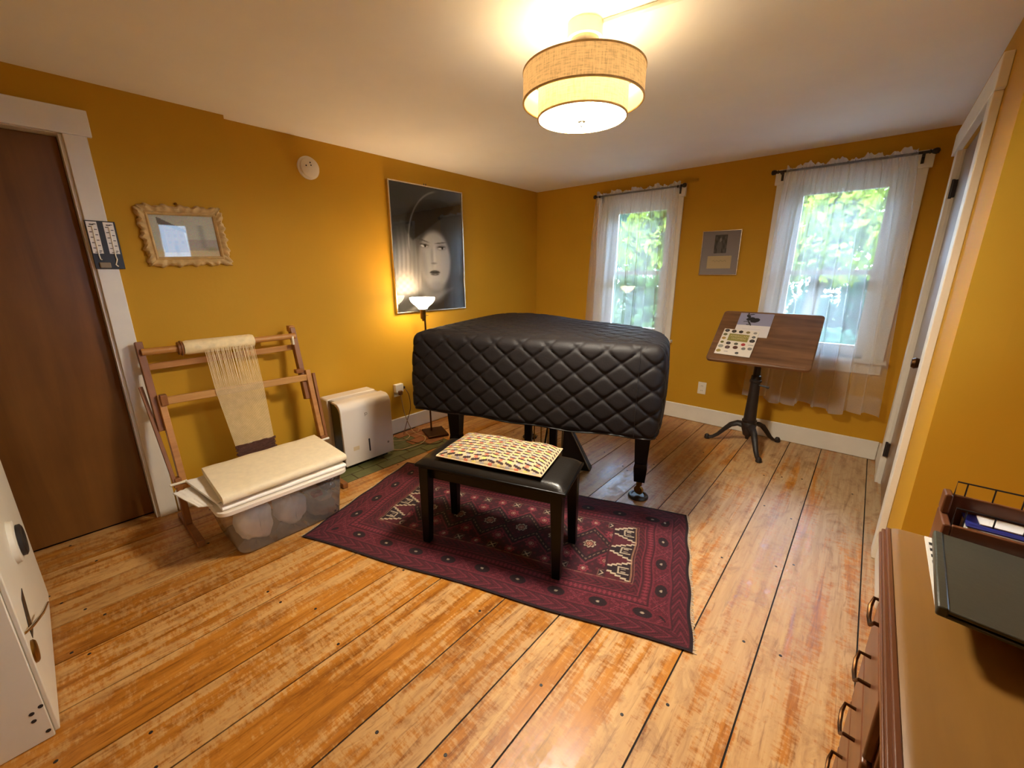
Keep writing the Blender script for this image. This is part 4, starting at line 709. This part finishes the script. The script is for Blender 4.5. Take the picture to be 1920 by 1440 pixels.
for i in range(ny+1):
    rw = []
    for j in range(nx+1):
        a, b_ = -1+2*j/nx, -1+2*i/ny; e_ = max(0, (1-abs(a)**6)*(1-abs(b_)**5)); q = Vector((cc_.x, cc_.y, 0))+CU_*a*hw*(1-.02*(1-b_*b_)*0)+CV_*b_*hd; q.z = .509+.032*e_**.55+.003*math.sin(a*7)*math.sin(b_*5); rw.append(q)
    rows.append(rw)
o = obj('patterned_cover', B().grid(rows), 'cushion', CS, smooth=180)
u, v = np.meshgrid(np.linspace(-hw, hw, nx+1), np.linspace(-hd, hd, ny+1)); c = np.zeros(u.shape+(3,)); c[:] = (186, 164, 124); pc = .044
flip = np.where(u < 0, -1, 1); us = u+flip*0; ci = np.floor(u/pc); rj = np.floor((v+1)/(pc*.62)); fu_ = u/pc-ci-.5; fv_ = (v+1)/(pc*.62)-rj-.5
par = np.abs(fv_-.05+flip*fu_*.9) ; dark = (np.abs(fv_+.26+flip*fu_*.45) < .22)*(np.abs(fu_) < .46); cput(dark*1.0, (48, 24, 22))
sq = (np.maximum(np.abs(fu_+.02), np.abs(fv_-.24)*.62*1.4) < .23)*1.0; idx = (ci.astype(int)+2*rj.astype(int)) % 3; pal = np.array([(196, 106, 74), (214, 188, 98), (158, 150, 142)], float); c = np.where(sq[..., None] > 0, pal[idx], c)
setcol(o, lin(np.clip(c, 0, 255)).reshape(-1, 3))
rows = []
for i in range(25):
    rw = []
    for j in range(41):
        a, b_ = -1+2*j/40, -1+2*i/24; e_ = max(0, (1-abs(a)**6)*(1-abs(b_)**5)); q = Vector((cc_.x, cc_.y, 0))+CU_*a*hw+CV_*b_*hd; q.z = .509-.0145*e_**.5; rw.append(q)
    rows.append(rw)
obj('underside', B().grid(rows), 'maroon', CS, smooth=180)
pts = [Vector((cc_.x, cc_.y, .509))+CU_*a*hw+CV_*b_*hd for a, b_ in ((-1, -1), (0, -1), (1, -1), (1, 0), (1, 1), (0, 1), (-1, 1), (-1, 0), (-1, -1))]; obj('piping', B().tube(pts, .0035, 6), 'card', CS)
# ------------------------------------------------------------------ tilted stand
SC = Vector((-.582, 3.612, 0)); ST = thing('drafting_stand', 'cast-iron tripod stand with a tilted dark oak top', 'stand', SC)
feet = [(-.869, 3.593), (-.444, 3.356), (-.407, 3.879)]
for fx, fy in feet:
    d = Vector((fx-SC.x, fy-SC.y, 0)); n_ = [(0.0, .165, .030), (.12, .185, .030), (.28, .19, .027), (.45, .165, .024), (.6, .115, .021), (.75, .06, .018), (.88, .028, .016), (.97, .02, .016), (1.04, .02, .018)]
    obj('foot', B().tube([SC+d*a+Vector((0, 0, z)) for a, z, r in n_], [r for a, z, r in n_], 10, True, .6), 'iron', ST); obj('toe', B().lathe([(.016, .001), (.022, .006), (.02, .03), (.012, .042), (0, .044)], SC+d*1.03, 12), 'iron', ST)
obj('hub', B().lathe([(0, .065), (.012, .07), (.016, .09), (.034, .105), (.04, .13), (.05, .16), (.056, .2), (.05, .215), (.054, .222), (.054, .232), (.046, .238)], SC, 24), 'iron', ST)
obj('column', B().lathe([(.047, .236), (.045, .25), (.036, .50), (.034, .545), (.042, .55), (.042, .565), (.036, .57), (.034, .60), (.026, .604), (.024, .70)], SC, 24), 'iron', ST); obj('post', B().lathe([(.02, .70), (.02, .86)], SC, 16), 'iron', ST)
obj('clamp_handle', B().tube([SC+Vector((.03, -.01, .53)), SC+Vector((.085, -.02, .525))], .006, 8).tube([SC+Vector((.08, -.02, .525)), SC+Vector((.1, -.023, .523))], .010, 10), 'iron', ST)
tv = Vector((0, .40, .34)).normalized(); tn = Vector((0, -.34, .40)).normalized(); t0 = Vector((-.566, 3.35, .74)); TW = .337
def tp(x, s, h): return Vector((t0.x+x, 0, 0))+Vector((0, t0.y, t0.z))+tv*s+tn*h
def tbox(x0, x1, s0, s1, h0, h1): return B().box((x0, s0, h0), (x1, s1, h1)).xf(lambda q: tp(q.x, q.y, q.z))
tpo = obj('top_board', B().prism(rrect(-TW, TW, -.002, .527, .03), -.03, 0).xf(lambda q: tp(q.x, q.y, q.z)), 'oak', ST, .008, seg=3)
obj('ledge', tbox(-TW+.03, TW-.03, .004, .022, 0, .008), 'oak', ST, .004)
obj('tilt_bracket', tbox(-.07, .07, .12, .40, -.045, -.03), 'iron', ST, .004); obj('tilt_yoke', B().tube([SC+Vector((-.05, 0, .86)), SC+Vector((.05, 0, .86))], .02, 14).beam(SC+Vector((0, 0, .85)), tp(-.016, .26, -.04), .05, .06), 'iron', ST)
def booklet(name, label, x0, x1, s0, s1, h, rot_, nx, ny, fn):
    t_ = thing(name, label, 'booklet', tp((x0+x1)/2, (s0+s1)/2, h), 'booklets on the stand'); cx_, cs_ = (x0+x1)/2, (s0+s1)/2
    def q(x, s, hh): x, s = x-cx_, s-cs_; return tp(cx_+x*math.cos(rot_)-s*math.sin(rot_), cs_+x*math.sin(rot_)+s*math.cos(rot_), hh)
    obj('pages', B().box((x0, s0, h), (x1, s1, h+.004)).xf(lambda r: q(*r)), 'paper', t_); o_ = obj('cover', B().grid([[q(x0+(x1-x0)*j/nx, s0+(s1-s0)*i/ny, h+.0045) for j in range(nx+1)] for i in range(ny+1)]), 'booklet', t_, smooth=0)
    u_, v_ = np.meshgrid(np.linspace(0, 1, nx+1), np.linspace(0, 1, ny+1)); setcol(o_, lin(np.clip(fn(u_, v_), 0, 255)).reshape(-1, 3)); return t_, q
def cov1(u_, v_):
    global c; c = np.zeros(u_.shape+(3,)); c[:] = (232, 226, 222); cput((v_ > .47)*1.0, (156, 156, 182)); y = (v_-.47)/.53
    E_ = lambda cx, cy_, rx, ry, r=0: (((((u_-cx)*math.cos(r)+(y-cy_)*math.sin(r))/rx)**2+((-(u_-cx)*math.sin(r)+(y-cy_)*math.cos(r))/ry)**2) < 1)*1.0
    for a in ((.50, .42, .13, .20, -.35), (.36, .52, .12, .16, -.6), (.27, .74, .06, .13, .3), (.25, .92, .022, .13, .1), (.36, .90, .09, .035, .5), (.36, .18, .03, .22, .3), (.25, .30, .1, .025, .25), (.32, .06, .05, .035, 0)): cput(E_(*a), (38, 36, 36))
    cput((v_ > .30)*(v_ < .32)*(u_ > .2)*(u_ < .75)*.5, (170, 160, 160)); return c
def cov2(u_, v_):
    global c; c = np.zeros(u_.shape+(3,)); c[:] = (236, 228, 214); cput((u_ > .2)*(u_ < .78)*(v_ > .54)*(v_ < .82)*1.0, (150, 140, 66)); g_ = np.random.default_rng(5)
    sp_ = [(.1, .93), (.3, .92), (.5, .92), (.7, .92), (.9, .92), (.09, .77), (.09, .62), (.09, .46), (.9, .76), (.9, .61), (.28, .44), (.5, .44), (.7, .44), (.1, .3), (.3, .28), (.52, .3), (.75, .29), (.92, .31), (.09, .12), (.62, .1)]
    cols = [(50, 46, 46), (40, 34, 30), (34, 30, 30), (140, 124, 76), (150, 146, 138), (110, 108, 70), (176, 138, 66), (104, 100, 40), (80, 78, 74), (42, 38, 36), (46, 34, 34), (70, 74, 60), (176, 60, 56), (160, 158, 150), (84, 58, 54), (92, 54, 40), (120, 120, 116), (130, 124, 120), (170, 150, 80), (60, 60, 60)]
    for (a, b__), k in zip(sp_, cols): r = g_.uniform(.05, .075); m = (np.hypot((u_-a)/r, (v_-b__)/(r*.85)) < 1)*1.0; cput(m, k); cput((np.hypot((u_-a)/r, (v_-b__)/(r*.85)) < .45)*.5, tuple(min(255, x+90) for x in k) if k[0] < 90 else k)
    cput((v_ > .10)*(v_ < .13)*(u_ > .25)*(u_ < .36)*.6, (150, 140, 140)); cput((v_ > .43)*(v_ < .46)*(u_ > .83)*(u_ < .98)*.6, (140, 140, 140)); return c
booklet('art_booklet', 'booklet with a dark hare on blue-grey, upper on the stand', -.209, .022, .255, .502, .001, -.0, 90, 90, cov1)
t_, q2 = booklet('picture_booklet', 'white booklet of small round pictures with olive title, lower on the stand', -.284, -.038, .05, .312, .006, -.03, 110, 110, cov2)
def text(s, size, place, mat, parent, name='title'):
    cu = bpy.data.curves.new('t', 'FONT'); cu.body = s; cu.size = size; cu.align_x = 'CENTER'; cu.align_y = 'CENTER'; to = bpy.data.objects.new('t', cu); COL.objects.link(to); dg = bpy.context.evaluated_depsgraph_get(); dg.update(); me = bpy.data.meshes.new_from_object(to.evaluated_get(dg)); bb = B().add([place(v_.co) for v_ in me.vertices], [tuple(p_.vertices) for p_ in me.polygons]); bpy.data.objects.remove(to); bpy.data.meshes.remove(me); return obj(name, bb, mat, parent, smooth=0)
for s, zz, sz in (('AMERICAN', .243, .026), ('WOMEN', .217, .026)): text(s, sz, lambda co_, zz=zz: q2(-.160+co_.x, zz+co_.y, .0112), 'card', t_)
# ------------------------------------------------------------------ framed document on the back wall
FD = thing('framed_document', 'small framed photograph and signed card on grey mat between the windows', 'picture frame', (-1.055, YB, 1.36)); fx0, fx1, fz0, fz1 = -1.206, -.898, 1.361, 1.727
for a, b_ in (((fx0, fz0), (fx1, fz0+.007)), ((fx0, fz1-.007), (fx1, fz1)), ((fx0, fz0+.007), (fx0+.007, fz1-.007)), ((fx1-.007, fz0+.007), (fx1, fz1-.007))): box('frame_bar', (a[0], YB-.02, a[1]), (b_[0], YB-.001, b_[1]), 'silver', FD, .001)
box('mat_board', (fx0+.007, YB-.012, fz0+.007), (fx1-.007, YB-.004, fz1-.007), 'mat', FD)
n_ = 40; o = obj('photograph', B().grid([[(-1.102+.098*j/n_, YB-.0125, 1.542+.15*i/n_) for j in range(n_+1)] for i in range(n_+1)]), 'booklet', FD, smooth=0); u, v = np.meshgrid(np.linspace(0, 1, n_+1), np.linspace(0, 1, n_+1)); g = 62+30*np.sin(u*17+3*v)*np.sin(v*13)+rng.normal(size=u.shape)*10; g = np.where((np.abs(u-.42) < .17) & (v < .62), 100, g); g = np.where(np.hypot((u-.47)/.09, (v-.72)/.12) < 1, 150, g); setcol(o, lin(np.clip(g[..., None]*np.array([1, .92, .84]), 0, 255)).reshape(-1, 3))
cd = box('signed_card', (-1.146, YB-.0135, 1.416), (-.956, YB-.0122, 1.52), 'card', FD); bb = B()
sg = [(-1.105+.011*k, YB-.0142, 1.478+.008*math.sin(k*2.3)+.0012*k*0) for k in range(11)]; obj('signature', bb.tube(sg, .0009, 4), 'ink', cd)
box('glass', (fx0+.007, YB-.0165, fz0+.007), (fx1-.007, YB-.0155, fz1-.007), 'pane', FD)
# ------------------------------------------------------------------ desk on the right
DK_ = thing('wooden_desk', 'walnut desk with a column of drawers along the right wall', 'desk', (.45, .4, 0)); x0, x1, ye, ys = .127, .66, 1.118, -.55
bb = B(); prof = [(x0-.024, .822), (x0-.024, .832), (x0-.016, .836), (x0-.018, .842), (x0-.008, .848), (x0, .85), (x1, .85), (x1, .818), (x0-.014, .818)]; n = len(prof)
bb.v = [(x, ys, z) for x, z in prof]+[(x, ye+(x-x0)*.05, z) for x, z in prof]; bb.f = [tuple(range(n)), tuple(reversed(range(n, 2*n)))]+[(i, (i+1) % n, n+(i+1) % n, n+i) for i in range(n)]; obj('desk_top', bb, 'desk', DK_, smooth=25)
obj('edge_moulding', B().box((x0-.0285, ys, .824), (x0-.0242, ye-.002, .834)).box((x0-.02, ys, .8365), (x0-.012, ye-.002, .8475)).box((x0-.026, ys, .835), (x0-.0185, ye-.002, .842)), 'deskfront', DK_, .002)
for nm, ya, yb_ in (('far', .79, 1.10), ('near', -.53, -.2)):
    obj('pedestal', B().box((x0+.012, ya, .03), (x1-.02, yb_, .818)), 'deskfront', DK_, .003); obj('plinth', B().box((x0+.03, ya+.01, .001), (x1-.03, yb_-.01, .03)), 'deskfront', DK_)
    for k, (za, zb_) in enumerate(((.69, .81), (.548, .682), (.408, .54), (.262, .40), (.05, .254))):
        dr = obj('drawer', B().box((x0-.004, ya+.012, za), (x0+.012, yb_-.012, zb_)), 'deskfront', DK_, .004); ym, zm = (ya+yb_)/2+.0, (za+zb_)/2+.0
        obj('pull', B().tube([(x0-.004, ym-.04, zm), (x0-.022, ym-.04, zm+.002), (x0-.026, ym-.03, zm-.012), (x0-.027, ym, zm-.018), (x0-.026, ym+.03, zm-.012), (x0-.022, ym+.04, zm+.002), (x0-.004, ym+.04, zm)], .0038, 8), 'bronze', dr)
obj('kneehole_rail', B().box((x0+.004, -.2, .72), (x0+.024, .79, .818)), 'deskfront', DK_, .003); obj('modesty_panel', B().box((x1-.05, -.2, .1), (x1-.03, .79, .818)), 'deskfront', DK_)
# letter tray
LT = thing('letter_tray', 'dark wooden letter tray with wire rails on the desk', 'letter tray', (.30, 1.08, .8505)); tx0, tx1, tya, tyb = .172, .52, 1.035, 1.118
obj('side_panel', B().box((tx0, tya, .8505), (tx0+.012, tyb, .925)).box((tx0, tya+.05, .925), (tx0+.012, tyb, .965)), 'deskfront', LT, .003); obj('side_panel', B().box((tx1-.012, tya, .8505), (tx1, tyb, .965)), 'deskfront', LT, .003)
obj('back_panel', B().box((tx0+.012, tyb-.008, .8505), (tx1-.012, tyb, .958)), 'deskfront', LT, .002); obj('front_rail', B().box((tx0+.012, tya, .90), (tx1-.012, tya+.008, .926)), 'deskfront', LT, .002); obj('tray_floor', B().box((tx0+.012, tya+.008, .852), (tx1-.012, tyb-.008, .86)), 'deskfront', LT)
bb = B()
for y, za, zb_ in ((tyb-.004, .955, .985), (tya+.03, .915, .95)):
    bb.tube([(tx0+.016, y, za-.01), (tx0+.016, y, zb_), (tx1-.02, y, zb_)], .0016, 6)
    for k in range(9): bb.tube([(tx0+.03+k*.036, y, za-.012), (tx0+.03+k*.036, y, zb_)], .0012, 6)
obj('wire_rail', bb, 'iron', LT)
bk = thing('paperback', 'blue-covered paper pad lying in the letter tray', 'book', (.33, 1.08, .861)); obj('pages', B().box((.205, 1.049, .8615), (.48, 1.106, .925)), 'paper', bk, .002); obj('cover', B().box((.203, 1.048, .9251), (.482, 1.107, .928)), 'blue', bk, .001)
tag(box('envelope', (.222, 1.066, .9285), (.47, 1.104, .9305), 'paper'), 'white envelope on the blue pad in the letter tray', 'envelope')
pd = thing('paper_stack', 'stack of printed papers under the dark binder', 'papers', (.28, .92, .8505))
obj('shadow_support', B().prism([(.178, 1.02), (.176, .86), (.42, .85), (.42, 1.02)], .8505, .893), 'deskfront', pd, .001); obj('top_sheet', B().prism([(.152, 1.022), (.150, .795), (.40, .778), (.42, 1.022)], .8935, .8965), 'paper', pd)  # dark support block: shadow under the binder put into its colour
bb = B()
for k in range(9): bb.box((.156, .815+k*.022, .8966), (.162 if k % 2 else .166, .825+k*.022, .8969))
obj('printed_lines', bb, 'ink', pd)
bi = thing('ring_binder', 'dark green-grey binder lying at the edge of the desk', 'binder', (.3, .9, .897)); pa_ = [(.167, 1.022), (.153, .772), (.46, .742), (.48, .995)]
obj('cover', B().prism(pa_, .9056, .912), 'binder', bi, .002); obj('cover', B().prism(pa_, .8975, .903), 'binder', bi, .002); obj('pages', B().prism([(.175, 1.015), (.163, .79), (.455, .76), (.474, .99)], .9035, .9055), 'slot', bi); obj('spine', B().prism([(.161, 1.0235), (.147, .772), (.160, .7705), (.174, 1.022)], .8975, .914), 'binder', bi, .003)  # binder pages coloured black for the shade below its cover
# ------------------------------------------------------------------ white cabinet at lower left
WC = thing('white_cabinet', 'white painted cabinet with metal pulls at the lower left edge', 'cabinet', (-2.1, -.4, 0)); wx0, wx1, wy0, wy1 = -2.56, -1.692, -.72, -.20
obj('body', B().box((wx0, wy0, .001), (wx1, wy1-.012, .92)), 'cabwhite', WC, .003); obj('top', B().box((wx0-.015, wy0, .921), (wx1+.012, wy1+.012, .945)), 'cabwhite', WC, .004)
dr = obj('door', B().box((wx0+.012, wy1-.0115, .012), (wx1-.004, wy1, .90)), 'cabwhite', WC, .003)
obj('latch_lever', B().tube([(-1.70, wy1+.002, .376), (-1.74, wy1+.016, .366), (-1.84, wy1+.030, .335), (-1.97, wy1+.036, .292)], [.006, .008, .008, .006], 10, True, .6), 'silver', dr)
obj('latch_slot', B().prism([(-1.93, .40), (-1.86, .40), (-1.80, .33), (-1.80, .29), (-1.86, .285)], 0, .0015).xf(lambda q: Vector((q.x, wy1+q.z, q.y))), 'slot', dr)
obj('latch_disc', B().lathe([(.035, 0), (.035, .005), (.030, .009), (0, .010)], (-1.735, wy1, .285), 24, 'y'), 'brass', dr)
obj('latch_boss', B().lathe([(.075, 0), (.072, .012), (.06, .016), (0, .016)], (-2.08, wy1, .50), 28, 'y'), 'cabwhite', dr); obj('ring_pull', B().lathe([(.055, .017), (.055, .026), (.047, .030), (.040, .026), (.040, .017), (.055, .017)], (-2.08, wy1, .50), 28, 'y'), 'iron', dr)
for y, z in ((-.219, .125), (-.239, .114), (-.24, .087), (-.222, .03)): obj('screw_hole', B().lathe([(.006, 0), (.006, .0008), (0, .0008)], (wx1, y, z), 8, 'x'), 'ink', WC)
